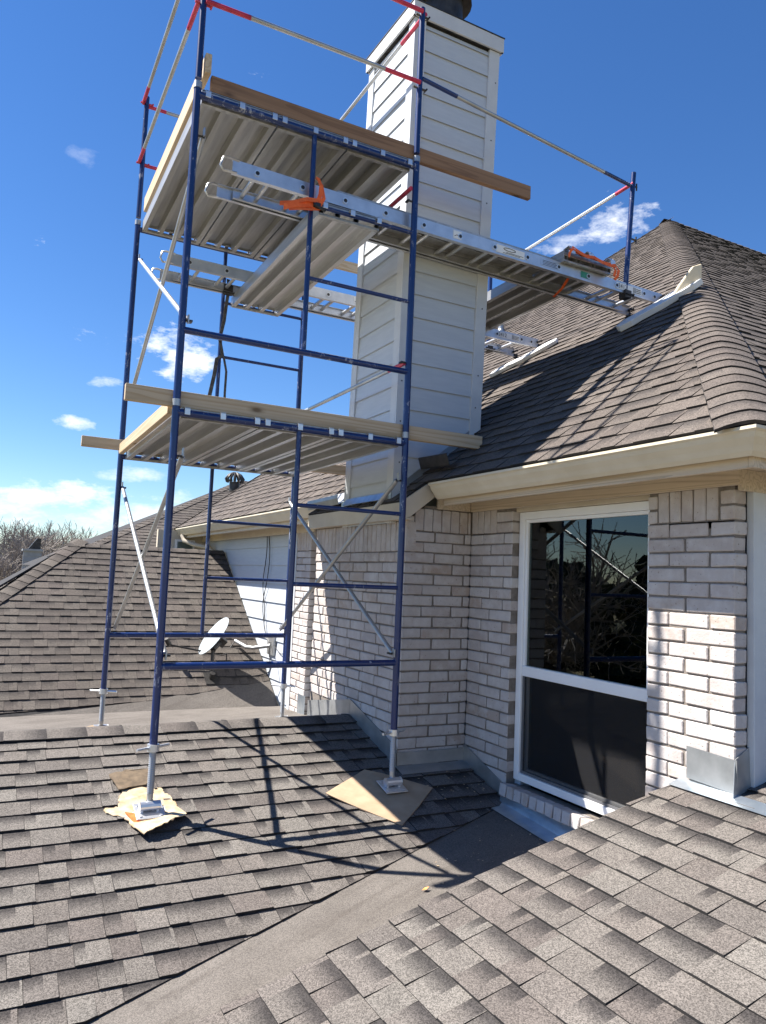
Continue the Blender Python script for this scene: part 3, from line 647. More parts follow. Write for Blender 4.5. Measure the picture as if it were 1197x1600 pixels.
# ------------------------------------------------------------------ chimney
def quadp(a, b, c, d): return [V(a), V(b), V(c), V(d)]
CB = dict(fl=V((1.69, .45)), fr=V((2.39, .45)), bl=V((1.69, 1.25)), br=V((2.39, 1.25))); CT = dict(fl=V((1.722, .45)), fr=V((2.482, .45)), bl=V((1.705, 1.17)), br=V((2.48, 1.20)))
ZB, ZT = .95, 4.93
def cc(k, z):
    t = (z-1.2)/(ZT-1.2); p = CB[k].lerp(CT[k], t); return V((p.x, p.y, z))
chm = part('chimney', MB(), 'white_siding', HOUSE)
core = MB()
for za, zc in ((ZB, ZT),):
    for k in ('fl', 'fr', 'br', 'bl'): core.v.append(cc(k, za))
    for k in ('fl', 'fr', 'br', 'bl'): core.v.append(cc(k, zc))
    for f in ((0, 1, 5, 4), (1, 2, 6, 5), (2, 3, 7, 6), (3, 0, 4, 7), (4, 5, 6, 7)): core.face(f)
bpy.data.objects.remove(chm); chm = part('chimney', core, 'room_dark', HOUSE)  # core coloured near black to draw shadow lines in the open lap gaps
z = ZT-.10-.178*22
while z < ZT-.09:
    zt_ = min(z+.192, ZT-.06)
    for a, b, n in (('fl', 'fr', V((0, -1, 0))), ('bl', 'fl', V((-1, 0, 0))), ('fr', 'br', V((1, 0, 0))), ('br', 'bl', V((0, 1, 0)))):
        if zt_ > ZB+.05:
            za = max(z, ZB); p, q, r, s_ = cc(a, za), cc(b, za), cc(b, zt_), cc(a, zt_); d = (q-p).normalized()*.075
            m = MB(); m.v = [p+d+n*.015, q-d+n*.015, r-d+n*.003, s_+d+n*.003, p+d, q-d, r-d, s_+d]
            for f in ((0, 1, 2, 3), (2, 1, 5, 6), (0, 3, 7, 4)): m.face(f)
            part('siding_board', m, 'white_siding', chm)
    z += .178
for k, sx, sy_ in (('fl', -1, -1), ('fr', 1, -1), ('bl', -1, 1), ('br', 1, 1)):
    m = MB(); a, b = cc(k, ZB), cc(k, ZT-.0); h = b-a
    o = a+V((sx*.022, sy_*.022, 0)); m.obox(o, V((-sx*.10, 0, 0)), V((0, -sy_*.022, 0)), h); m.obox(o+V((0, -sy_*.022, 0)), V((-sx*.022, 0, 0)), V((0, -sy_*.075, 0)), h)
    part('corner_board', m, 'white_trim', chm, bevel=.002)
    if sy_ < 0:
        nl = MB(); rg = random.Random(k); z_ = 1.9 if sx > 0 else 1.4
        while z_ < ZT: q_ = cc(k, z_)+V((sx*.022-sx*rg.uniform(.025, .08), -.0225, 0)); nl.tube(q_, q_-V((0, .0015, 0)), .006, 6); z_ += rg.uniform(.25, .55)
        o_ = part('nail_heads', nl, 'dark_metal', chm); o_['kind'] = 'stuff'
m = MB(); zc0, zc1 = ZT-.045, ZT+.075; A = [cc(k, ZT) for k in ('fl', 'fr', 'br', 'bl')]; sg = [(-1, -1), (1, -1), (1, 1), (-1, 1)]
for i in range(4):
    j = (i+1) % 4; p = A[i]+V((sg[i][0]*.045, sg[i][1]*.045, 0)); q = A[j]+V((sg[j][0]*.045, sg[j][1]*.045, 0)); d = (q-p); inw = V((0, 0, 1)).cross(d).normalized()*.022
    m.obox(V((p.x, p.y, zc0)), d, inw, V((0, 0, zc1-zc0)))
part('cap_trim', m, 'white_trim', chm, bevel=.002)
m = MB(); ctr = sum(A, V())/4
m.prism([V((a.x+s_[0]*.05, a.y+s_[1]*.05, zc1+.008)) for a, s_ in zip(A, sg)], V((0, 0, .008))); m.prism([V((a.x+s_[0]*.03, a.y+s_[1]*.03, zc0+.006)) for a, s_ in zip(A, sg)], V((0, 0, .006)), 0)
part('chase_cover', m, 'dark_metal', chm)
m = MB(); c = ctr+V((.02, -.10, 0)); m.tube(c+V((0, 0, .08)), c+V((0, 0, .17)), .15, 24); m.tube(c+V((0, 0, .17)), c+V((0, 0, .19)), .19, 24, .19); m.tube(c+V((0, 0, .19)), c+V((0, 0, .42)), .165, 24)
part('flue_pipe', m, 'dark_metal', chm, smooth=40)
m = MB(); m.tube(c+V((0, 0, .42)), c+V((0, 0, .50)), .24, 24, .05); part('flue_cap', m, 'dark_metal', chm, smooth=40)
# step flashing along the chimney foot
m = MB(); m.prism([V((1.66, .43, QP.z(1.66, 0)+.0)), V((2.42, .43, QP.z(2.42, 0))), V((2.40, .43, QP.z(2.40, 0)+.07)), V((1.66, .43, QP.z(1.66, 0)+.07))], V((0, -.003, 0)))
m.box((1.66, .43, QP.z(1.66, 0)-.01), (1.663, 1.3, QP.z(1.66, 0)+.05)); part('chimney_flashing', m, 'flashing_metal', chm)
m = MB(); m.v = [QP.P(1.50+.14, .50, .03), QP.P(1.64, 1.2, .03), QP.P(1.69, 1.2, .05), QP.P(1.69, .50, .05)]; m.face((0, 1, 2, 3)); part('chimney_flashing', m, 'new_flashing', chm, solid=.003)
# loose diverter gutter piece lying on the shingles in front of the chimney
dv = MB(); dv.sweep([V((0, 0, .012)), V((-.07, 0, -.035)), V((-.075, 0, -.028)), V((-.10, 0, .045)), V((-.09, 0, .05))], QP.P(1.99, .42, .03), QP.P(1.96, -.02, .03)); 
solo('gutter_piece', dv, 'dark_metal', 'short dark metal gutter offcut lying on the shaded shingles at the foot of the chimney', 'gutter piece', solid=.003)
dv = MB(); dv.sweep([V((.09, 0, .10)), V((.02, 0, .01)), V((-.06, 0, -.03)), V((-.075, 0, .02)), V((-.07, 0, .05))], QP.P(1.72, 1.33, .02), QP.P(1.70, 1.95, .02))
solo('bent_flashing', dv, 'flashing_metal', 'bent grey metal flashing between the chimney foot and the end of the far gutter', 'flashing', solid=.003)
# roof vents
vp = QP.P(5.585, 4.544); part('vent_pipe', MB().tube(vp-V((0, 0, .1)), vp+V((0, 0, .30)), .045, 12).tube(vp-V((0, 0, .06)), vp+V((0, 0, .06)), .09, 12, .05), 'flashing_metal', HOUSE, smooth=50)
tv = V((3.25, 10.0, 2.13)); m = MB(); m.tube(tv, tv+V((0, 0, .18)), .10, 14); 
for k in range(14):
    t = 2*math.pi*k/14; a = tv+V((.15*math.cos(t), .15*math.sin(t), .18)); m.path([a, a+V((.03*math.cos(t), .03*math.sin(t), .06)), a+V((-.03*math.cos(t), -.03*math.sin(t), .14)), tv+V((.04*math.cos(t), .04*math.sin(t), .36))], .022, 5)
part('turbine_vent', m, 'dark_metal', HOUSE, smooth=60)

# ------------------------------------------------------------------ scaffold
SCF = thing('scaffold', 'two-tier blue tube scaffold with guard rails standing on the roof beside the chimney', 'scaffold', (.76, 1.03, -.8))
FW, FD = 1.524, 2.07; RT = .0225
def tube_part(name, pts, r, mat, par, n=12):
    m = MB()
    for i in range(len(pts)-1): m.tube(pts[i], pts[i+1], r, n)
    return part(name, m, mat, par, smooth=50)
PINS = [.06, 1.2]
def frame(y, z0):
    hd = MB().tube((0, y, z0+1.455), (FW, y, z0+1.455), RT, 12); f = part('scaffold_frame', hd, 'blue_paint', SCF, smooth=50)
    tube_part('leg', [(0, y, z0-.43), (0, y, z0+1.512)], RT, 'blue_paint', f); tube_part('leg', [(FW, y, z0-.43), (FW, y, z0+1.512)], RT, 'blue_paint', f)
    tube_part('bottom_rail', [(0, y, z0), (FW, y, z0)], .0205, 'blue_paint', f); tube_part('inner_post', [(.763, y, z0), (.763, y, z0+1.455)], .0168, 'blue_paint', f)
    for r in (.488, .977): tube_part('rung', [(.763, y, z0+r), (FW, y, z0+r)], .0135, 'blue_paint', f)
    s = 1 if y < 1 else -1
    for x in (0, FW):
        for z in PINS:
            sx = 1 if x == 0 else -1
            part('lock_pin', MB().tube((x, y, z0+z), (x+sx*.06, y, z0+z), .007, 6).box((x+sx*.045, y-.01, z0+z-.006), (x+sx*.06, y+.03, z0+z+.006)), 'dark_metal', f)
    # coupling collar
    for x in (0, FW): part('coupling_band', MB().tube((x, y, z0+1.49), (x, y, z0+1.53), RT+.003, 12), 'worn_galvanized', f, smooth=50)
    return f
for y in (0, FD):
    for z0 in (0, 1.945): frame(y, z0)
def brace(p, q, mat='worn_galvanized', r=.0155, ends=None, bow=0):
    p, q = V(p), V(q); o = tube_part('cross_brace', [p, q], r, mat, SCF, 8); d = (q-p).normalized()
    for a, s in ((p, 1), (q, -1)):
        e = MB().obox(a-d*s*.02-V((.004, .012, .012)), V((.008, 0, 0)), V((0, .024, 0)), V((0, 0, .05))); part('flat_end', e, 'worn_galvanized', o)
    return o
ox = .032
brace((ox, 0, .06), (ox, FD, 1.2)); brace((ox+.02, 0, 1.2), (ox+.02, FD, .06), 'bright_zinc' if False else 'worn_galvanized')
brace((ox, 0, 2.005), (ox, FD, 3.145), 'bright_zinc'); brace((ox+.02, 0, 3.145), (ox+.02, FD, 2.005))
brace((FW-ox, 0, .06), (FW-ox, FD, 1.2)); brace((FW-ox-.02, 0, 1.2), (FW-ox-.02, FD, .06))
def rail(name, p, q, ends='red_paint', r=.0145, mid='worn_galvanized', el=.35):
    p, q = V(p), V(q); d = (q-p); L = d.length; d.normalize(); o = tube_part(name, [p+d*el, q-d*el], r, mid, SCF, 12)
    e = ends if isinstance(ends, tuple) else (ends, ends)
    m = MB().tube(p, p+d*el, r+.0005, 8); part('painted_end', m, e[0], o, smooth=50); m = MB().tube(q, q-d*el, r+.0005, 8); part('painted_end', m, e[1], o, smooth=50)
    return o
ox = .032
rail('guard_rail', (FW-ox, 0, 2.0), (FW-ox, FD, 2.0), el=.22); rail('guard_rail', (FW-ox, 0, 3.24), (FW-ox, FD, 3.24), ends=('red_paint', 'worn_galvanized'), el=.5)
for x, y in ((0, 0), (FW, 0), (0, FD), (FW, FD)):
    gp = tube_part('guard_post', [(x, y, 3.50), (x, y, 4.58)], .0205, 'blue_paint', SCF)
    for z in (3.98, 4.52): part('lock_pin', MB().tube((x-.05, y, z), (x+.05, y, z), .008, 6).tube((x+.05, y-.02, z), (x+.05, y+.02, z), .007, 6), 'red_paint' if x == 0 else 'dark_metal', gp)
for z in (3.985, 4.515):
    rail('guard_rail', (.01, -.028, z), (FW-.01, -.028, z+.02), el=.28); rail('guard_rail', (.01, FD+.028, z), (FW-.01, FD+.028, z), el=.16)
    rail('guard_rail', (-.028, 0, z), (-.028, FD, z), el=.26)
rail('guard_rail', (FW+.028, 0, 4.55), (FW+.028, FD, 4.55))
rail('guard_rail', (FW+.02, .0, 4.06), (3.617, .08, 3.915), ends='blue_paint', el=.30)
# posts standing on the ladders beyond the chimney
for (x, y, zb_, zt_) in ((3.575, .075, 2.95, 4.03), (3.60, 2.03, 3.0, 3.9)):
    gp = tube_part('guard_post', [(x, y, zb_), (x+.08*(y < 1), y, zt_)], .0215, 'blue_paint', SCF)
    part('clamp', MB().box((x-.035, y-.04, zb_-.03), (x+.035, y+.035, zb_+.035)).tube((x-.05, y-.045, zb_), (x+.05, y-.045, zb_), .009, 6), 'dark_metal', gp, bevel=.004)
    for z in (3.45, 3.915): part('lock_pin', MB().tube((x+.02, y, z), (x+.12, y, z), .008, 6).tube((x+.115, y, z-.03), (x+.115, y, z+.03), .007, 6), 'dark_metal', gp)
rail('guard_rail', (3.64, .06, 3.93), (3.62, 2.03, 3.86), ends=('red_paint', 'worn_galvanized'), mid='ladder_metal', el=.2)
def jack(x, y, zbase):
    top = -.43; j = part('screw_jack', MB().tube((x, y, zbase+.02), (x, y, top+.1), .0175, 12), 'worn_galvanized', SCF, smooth=50)
    m = MB(); z = zbase+.10
    while z < top-.03: m.tube((x, y, z), (x, y, z+.006), .0205, 10, .0175, caps=False); z += .0105
    part('screw_thread', m, 'worn_galvanized', j)
    m = MB().tube((x, y, top-.035), (x, y, top+.004), .034, 10); d = V((math.cos(x*2+y+.5), math.sin(x*2+y+.5), 0)); m.tube(V((x, y, top-.015))-d*.11, V((x, y, top-.015))+d*.11, .009, 8); part('collar_nut', m, 'bright_zinc', j, smooth=50)
    pl = (NP if y < 1 else Plane(0, -.2517, (0, 1.03, -.535))); n = pl.n; U, Vv = pl.U, pl.Vv; o = pl.P(x, y, .028)
    m = MB().obox(o-U*.078-Vv*.078, U*.156, Vv*.156, n*.007); m.tube(o-U*.055+n*.035, o+U*.055+n*.035, .026, 12); m.obox(o-U*.05-Vv*.02, U*.015, Vv*.04, n*.04); m.obox(o+U*.035-Vv*.02, U*.015, Vv*.04, n*.04)
    for a in (-1, 1):
        for b in (-1, 1): m.tube(o+U*a*.055+Vv*b*.055+n*.006, o+U*a*.055+Vv*b*.055+n*.011, .008, 6)
    part('base_plate', m, 'bright_zinc', j, bevel=.002); part('swivel', MB().tube((x, y, zbase), (x, y, zbase+.06), .021, 10), 'dark_metal', j)
jack(0, 0, -.79); jack(FW, 0, -.79); jack(0, FD, -.775); jack(FW, FD, -.775)

# ------------------------------------------------------------------ aluminium walk boards
def walk_board(x0, w, ya, yb, zd, label, mat='aluminium', z_hook=None, group='aluminium walk boards on the scaffold', hooks=True):
    # zd: underside of deck skin
    t = thing('walk_board', label, 'scaffold plank', (x0+w/2, (ya+yb)/2, zd), group)
    dep = .074; ya_, yb_ = ya+.03, yb-.03
    m = MB(); n = 3; fl_ = .034; pr = [V((0, 0, .012)), V((0, 0, -dep)), V((fl_, 0, -dep)), V((fl_, 0, -.012))]; bay = (w-fl_)/n
    for i in range(n):
        xa = fl_+i*bay; 
        if i < n-1: pr += [V((xa+bay-fl_-.024, 0, -.006)), V((xa+bay-fl_-.018, 0, -dep+.002)), V((xa+bay-fl_+.014, 0, -dep+.002)), V((xa+bay-fl_+.020, 0, -.012))]
    pr += [V((w-fl_, 0, -.012)), V((w-fl_, 0, -dep)), V((w, 0, -dep)), V((w, 0, .012))]
    m.sweep(pr, V((x0, ya_, zd)), V((x0, yb_, zd))); part('ribbed_underside', m, mat, t, solid=.003)
    part('deck', MB().box((x0+.002, ya_, zd+.003), (x0+w-.002, yb_, zd+.013)), 'aluminium_dirty', t)
    for y, s in ((ya_, 1), (yb_, -1)):
        part('end_channel', MB().box((x0, y, zd-dep-.004), (x0+w, y+s*.03, zd-dep+.014)).box((x0, y, zd-.03), (x0+w, y+s*.006, zd+.01)), 'aluminium_dirty', t, bevel=.002)
        if hooks:
            yh = ya if s == 1 else yb; zh = z_hook
            for q in (.055, .5, .945):
                xx = x0+w*q-.016; m = MB(); ww = V((.032, 0, 0))
                m.obox(V((xx, yh-s*.028, zh-.012)), ww, V((0, s*.006, 0)), V((0, 0, .041))); m.obox(V((xx, yh-s*.028, zh+.024)), ww, V((0, s*.075, 0)), V((0, 0, .006)))
                part('hook', m, 'bright_zinc', t, bevel=.001)
    return t
ul = ['leftmost upper aluminium walk board, under the guard rails with pine kick board beside it', 'middle of three upper aluminium walk boards, above the orange strap', 'upper aluminium walk board next to the chimney, behind the blue ladder tube']
ll = ['leftmost lower aluminium walk board, above the crossed braces', 'middle of three lower aluminium walk boards, over the satellite dish', 'lower aluminium walk board next to the chimney foot']
for i in range(3):
    walk_board(.035+i*.489, .475, 0, FD, 3.452, ul[i], 'aluminium_dirty', 3.40+1.945-1.945)
    walk_board(.035+i*.489, .475, 0, FD, 1.507, ll[i], 'aluminium', 1.455)
walk_board(.83, .44, 0, FD, 2.962, 'single bright aluminium walk board hung one rung below the upper platform', 'aluminium', 2.922)
wb = walk_board(2.87, .48, -.02, 2.25, 3.128, 'aluminium walk board lying across both ladders behind the chimney, ends bound with orange strap', 'aluminium_dirty', 3.09, hooks=False)
for q in (.06, .45, .92):
    xx = 2.87+.48*q; hk = MB().ribbon([V((xx, .03, 3.150)), V((xx, -.03, 3.160)), V((xx, -.055, 3.135)), V((xx, -.055, 3.095))], V((.045, 0, 0))); part('hook', hk, 'bright_zinc', wb, solid=.006)
lw = MB(); t = thing('walk_board', 'dark-bellied aluminium walk board lying lengthwise on top of the front ladder', 'scaffold plank', (2.0, .24, 3.1), 'aluminium walk boards on the scaffold')
def lz(x): return 3.010-(x-.255)*.01476+.0925
lw.prism([V((.98, .09, lz(.98)+.03)), V((2.86, .09, lz(2.86)+.03)), V((2.86, .395, lz(2.86)+.03)), V((.98, .395, lz(.98)+.03))], V((0, 0, .026))); part('deck', lw, 'aluminium_dirty', t, bevel=.003)
for y in (.10, .235, .37): part('stringer', MB().obox(V((.99, y, lz(.99)-.022)), V((1.86, 0, -.0275)), V((0, .018, 0)), V((0, 0, .026))), 'aluminium_dirty', t)

# ------------------------------------------------------------------ wooden kick boards
def board(label, a, b, mat, bev=.004): return solo('kick_board', MB().box(a, b), mat, label, 'board', 'timber kick boards along the platforms', bevel=bev)
board('long dark brown board along the front of the upper platform, overhanging past the chimney', (.085, .028, 3.468), (2.545, .066, 3.572), 'old_board')
board('pine board on the left edge of the upper platform, end poking up at the corner', (.028, -.04, 3.53), (.066, 2.0, 3.655), 'pine_board_y')
board('pale pine board on the far side of the upper platform, running behind the chimney', (.70, 2.02, 3.475), (2.6, 2.058, 3.565), 'pine_board')
board('long pale pine board along the front of the lower platform, ends sticking out both sides', (-.283, .024, 1.492), (2.167, .062, 1.588), 'pine_board')
board('pine board on the left edge of the lower platform, sunlit outer face', (-.035, .075, 1.455), (.002, 1.93, 1.537), 'pine_board_y')
board('pine board behind the lower platform, its end sticking out left past the corner tube', (-.315, 2.0, 1.497), (2.35, 2.036, 1.583), 'pine_board')

# ------------------------------------------------------------------ ladders
def ladder(label, xa, xb, za, zb_, ya, yb, flip=1, texts=True):
    t = thing('extension_ladder', label, 'ladder', ((xa+xb)/2, (ya+yb)/2, (za+zb_)/2), 'aluminium extension ladders laid flat from scaffold to roof')
    d = V((xb-xa, 0, zb_-za)); L = d.length; d.normalize(); up = V((-d.z, 0, d.x))
    P = lambda s, y, h: V((xa, y, za))+d*s+up*h
    H = .088
    for y, sg_ in ((ya, 1), (yb, -1)):
        for dy, hh, s0, s1, nm in ((0, 0, 0, L, 'rail'), (.028, .010, .10, L-.12, 'fly_rail')):
            yy = y+sg_*dy; h = H-(.02 if dy else 0); m = MB()
            pr = [V((0, sg_*.024, 0)), V((0, 0, 0)), up*h, V((0, sg_*.024, 0))+up*h]
            m.sweep(pr, P(s0, yy, hh), P(s1, yy, hh)); r = part(nm, m, 'ladder_metal', t, solid=.0028)
            if not dy:
                rings = MB(); holes = MB(); s = .16
                while s < L-.05:
                    c = P(s, yy, H*.5); rings.tube(c-V((0, sg_*.006, 0)), c, .021, 14); holes.tube(c-V((0, sg_*.0075, 0)), c, .013, 12); s += .305
                c = P(L-.09, yy, H*.5); rings.tube(c-V((0, sg_*.006, 0)), c, .019, 14); holes.tube(c-V((0, sg_*.0075, 0)), c, .012, 12)
                a_ = part('rung_collar', rings, 'bright_zinc', r); b_ = part('rung_end', holes, 'dark_metal', r); a_['kind'] = b_['kind'] = 'stuff'
        # end loop guard on the left, foot on the right
        m = MB().path([P(.03, y, H*.08), P(-.055, y, H*.0), P(-.075, y, H*.35), P(-.06, y, H*.95), P(-.03, y, H*1.04), P(.04, y, H*.98)], .008, 6); part('end_guard', m, 'aluminium', t, smooth=60)
        m = MB().obox(P(L-.005, y-.01, -.012), d*.05, V((0, .024, 0)), up*.05); m.tube(P(L-.02, y-.015, .05), P(L+.03, y-.015, .075), .011, 6); part('foot', m, 'dark_metal', t, bevel=.004)
    s = .16; k = 0
    while s < L-.05:
        m = MB().tube(P(s, ya, H*.5), P(s, yb, H*.5), .016, 8); part('rung', m, 'ladder_metal', t, smooth=50)
        if .2 < s+.1 < L-.2: m = MB().tube(P(s+.1, ya+.03, H*.55), P(s+.1, yb-.03, H*.55), .0155, 8); part('rung', m, 'ladder_metal', t, smooth=50)
        s += .305; k += 1
    # printed labels on the rail facing the camera
    def plate(s, w, h0, h1, mat): 
        m = MB().obox(P(s, ya-.0035, h0), d*w, V((0, .001, 0)), up*(h1-h0)); return part('label_plate', m, mat, t)
    if texts:
        plate(L-.52, .28, .018, .072, 'label_white'); plate(L-.90, .09, .02, .07, 'label_green'); plate(L-1.30, .19, .018, .074, 'ladder_metal'); plate(L-1.72, .26, .016, .074, 'label_white'); plate(L-2.10, .07, .02, .078, 'label_white')
        def word(tx, s, h, size, mat='print_black'):
            cu = bpy.data.curves.new('label_text', 'FONT'); cu.body = tx; cu.size = size; cu.materials.append(MT[mat]); tmp = bpy.data.objects.new('tmp', cu); me = bpy.data.meshes.new_from_object(tmp); bpy.data.objects.remove(tmp); o = bpy.data.objects.new('label_text', me); COL.objects.link(o); o.parent = t
            M = Matrix((d, up, V((0, -1, 0)))).transposed().to_4x4(); M.translation = P(s, ya-.005, h)-ORG[t.name]; o.matrix_local = M
        word('2412', L-.505, .030, .052)
        m = MB()
        for i in range(3): m.obox(P(L-.30, ya-.005, .026+i*.014), d*.05, V((0, .001, 0)), up*.006)
        for i in range(3): m.obox(P(L-.335+.012*i, ya-.0052, .022), d*.004, V((0, .001, 0)), up*.045)
        for i in range(4): m.obox(P(L-1.285, ya-.005, .026+i*.011), d*(.15-.02*(i % 2)), V((0, .001, 0)), up*.003)
        for i in range(2): m.obox(P(L-1.66+.03*i, ya-.005, .022+i*.008), d*.16, V((0, .001, 0)), up*.003)
        ring = [P(L-1.60+.055*math.cos(a), ya-.005, .055+.011*math.sin(a)) for a in [2*math.pi*i/20 for i in range(21)]]
        m.path(ring, .0022, 4)
        m.path([P(L-2.09, ya-.005, .035), P(L-2.07, ya-.005, .048), P(L-2.055, ya-.005, .040), P(L-2.035, ya-.005, .06)], .002, 4)
        part('label_print', m, 'print_black', t)
    return t
LADL = ladder('aluminium ladder laid flat at the front, tied to the blue tube with an orange strap', .255, 3.98, 3.010, 2.955, .058, .425)
LADR = ladder('aluminium ladder laid flat at the back, passing behind the chimney', .20, 3.93, 2.985, 2.975, 1.62, 2.02)

# straps
def strap(label, pts_list, mat, group=None, side=.03):
    m = MB()
    for pts, sd in pts_list: m.ribbon(pts, sd)
    return solo('ratchet_strap', m, mat, label, 'strap', solid=.002)
xi = .763
strap('orange ratchet strap knotted round the inner blue tube, holding the front ladder', [
    ([(xi+.03, -.02, 3.10), (xi+.05, -.035, 3.04), (xi+.045, -.04, 2.98), (xi+.03, -.045, 2.93), (xi-.01, -.04, 2.90)], V((.03, .01, 0))),
    ([(xi+.035, .03, 3.12), (xi+.06, -.01, 3.07), (xi+.075, -.03, 2.97), (xi+.04, -.045, 2.90)], V((.028, .012, 0))),
    ([(xi+.05, -.045, 2.905), (xi-.03, -.055, 2.89), (xi-.12, -.06, 2.865), (xi-.20, -.05, 2.83)], V((.0, .01, .045))),
    ([(xi+.03, -.05, 2.93), (xi-.05, -.06, 2.915), (xi-.14, -.045, 2.875), (xi-.22, -.03, 2.855)], V((.005, .015, .035))),
    ([(xi+.04, -.05, 2.88), (xi-.02, -.06, 2.86), (xi-.10, -.065, 2.84), (xi-.17, -.06, 2.82)], V((.0, .02, .03)))], 'orange_web')
solo('strap_ratchet', MB().box((xi-.005, -.06, 2.875), (xi+.045, -.028, 2.915)).tube((xi-.005, -.065, 2.89), (xi+.075, -.065, 2.87), .01, 8), 'black_plastic', 'black ratchet buckle on the orange strap at the blue tube', 'buckle', bevel=.004)
strap('orange strap wound over the end hooks of the walk board on the front ladder', [
    ([(2.86, -.05, 3.065), (2.875, -.062, 3.115), (2.90, -.055, 3.140), (2.96, -.058, 3.120), (3.03, -.062, 3.100), (3.10, -.06, 3.115), (3.18, -.062, 3.095), (3.27, -.058, 3.090), (3.33, -.062, 3.100), (3.36, -.06, 3.075)], V((0, .012, .034))),
    ([(2.88, -.05, 3.130), (2.94, -.03, 3.130), (3.05, -.025, 3.120), (3.18, -.03, 3.115), (3.30, -.03, 3.115)], V((0, .04, .008))),
    ([(3.33, -.055, 3.105), (3.362, -.068, 3.065), (3.355, -.062, 3.015), (3.335, -.05, 2.985)], V((.032, .008, 0))),
    ([(3.30, -.05, 3.110), (3.325, -.07, 3.055), (3.32, -.06, 3.005)], V((.03, .008, 0))),
    ([(3.02, .12, 3.0), (3.06, .25, 2.955), (3.10, .40, 2.94)], V((.025, 0, 0)))], 'orange_web')
strap('dark ratchet strap hanging from the back ladder down the blue tube', [
    ([(xi+.02, FD-.06, 3.12), (xi+.025, FD-.085, 3.02), (xi+.02, FD-.06, 2.92), (xi+.015, FD-.03, 2.75), (xi-.015, FD-.03, 2.58), (xi+.02, FD-.03, 2.44)], V((.03, .004, 0))),
    ([(xi+.02, FD-.03, 2.44), (xi-.03, FD-.035, 2.40), (xi-.045, FD-.04, 2.25), (xi-.075, FD-.03, 2.05)], V((.035, .006, 0))),
    ([(xi+.03, FD-.03, 2.43), (xi+.06, FD-.035, 2.3), (xi+.06, FD-.03, 2.1), (xi+.075, FD-.03, 1.72)], V((.022, .006, 0)))], 'dark_web')
solo('strap_ratchet', MB().box((xi-.02, FD-.10, 2.97), (xi+.06, FD-.06, 3.06)).tube((xi-.03, FD-.10, 2.98), (xi+.07, FD-.10, 2.98), .014, 8), 'dark_metal', 'grey metal ratchet buckle on the dark strap at the back ladder', 'buckle', bevel=.005)

# pads under the ladder ends
def pad(label, ax, ay, bx, by, w, th, mat):
    a, b = QP.P(ax, ay, .012), QP.P(bx, by, .012); d = (b-a).normalized(); s = QP.n.cross(d).normalized(); m = MB(); nseg = 8; rr = random.Random(label)
    top = []; 
    for i in range(nseg+1):
        p = a.lerp(b, i/nseg)+QP.n*(.003*math.sin(i*1.1)); ww = w*(.55 if i in (0, nseg) else 1)+rr.uniform(-.012, .012); top.append((p-s*ww/2, p+s*ww/2))
    i0 = 0
    for l, r in top: m.v += [l+QP.n*th, r+QP.n*th, r, l]
    for i in range(nseg):
        q = i*4
        for k in range(4): m.face((q+k, q+(k+1) % 4, q+4+(k+1) % 4, q+4+k))
    m.face((3, 2, 1, 0)); q = nseg*4; m.face((q, q+1, q+2, q+3))
    return solo('roof_pad', m, mat, label, 'roof pad', 'white pads protecting the shingles under the ladders', bevel=.004)
pad('white foam pad on the shingles under the end of the front ladder, beside the hip', 3.58, .125, 4.04, -.30, .20, .048, 'white_foam')
pad('smaller white pad on the shingles under the end of the back ladder', 3.64, 2.0, 3.96, 1.34, .17, .035, 'white_foam')
fl = MB(); a = QP.P(3.90, -.21, .055); b = QP.P(4.02, -.315, .055); u = (b-a); upw = V((-.10, .02, .16))
fl.prism([a-u*.35, b, b+V((.0, 0, .125)), b+V((-.06, .03, .10)), a+V((-.01, 0, .05))], V((0, .03, 0))); solo('foam_block', fl, 'tan_foam', 'tan foam block standing on the white pad at the roof hip', 'foam block', bevel=.008)

# ------------------------------------------------------------------ cardboard under the jack plates
def cardboard(name, label, polys, lift=.014):
    t = thing(name, label, 'cardboard', NP.P(polys[0][1][0][0], polys[0][1][0][1]), 'cardboard sheets under the scaffold feet')
    for nm, pts, mat, lf in polys:
        rg = random.Random(nm+label); J_ = []
        for k_, q in enumerate(pts):
            q2 = pts[(k_+1) % len(pts)]; J_.append(q); za, zb2 = (q[2] if len(q) > 2 else 0), (q2[2] if len(q2) > 2 else 0)
            for f_ in ((.3, .55, .8) if 'pale' in mat or 'wet' in mat else (.5,)): w_ = .009 if 'pale' in mat or 'wet' in mat else .003; J_.append((q[0]+(q2[0]-q[0])*f_+rg.uniform(-w_, w_), q[1]+(q2[1]-q[1])*f_+rg.uniform(-w_, w_), za+(zb2-za)*f_+rg.uniform(0, w_*.6)))
        pts = J_
        P = [NP.P(q[0], q[1], lift+(q[2] if len(q) > 2 else 0)+lf) for q in pts]
        if (P[1]-P[0]).cross(P[2]-P[1]).z < 0: P = P[::-1]
        part(nm, MB().prism(P, NP.n*.005), mat, t)
    return t
cardboard('cardboard_sheet', 'flat brown cardboard sheet under the scaffold foot by the brick corner', [('sheet', [(1.446, .25), (1.62, .13), (1.80, -.05, .01), (1.60, -.22, .004), (1.397, -.375, .0), (1.23, -.19), (1.06, .007, .012), (1.25, .13)], 'cardboard', 0)])
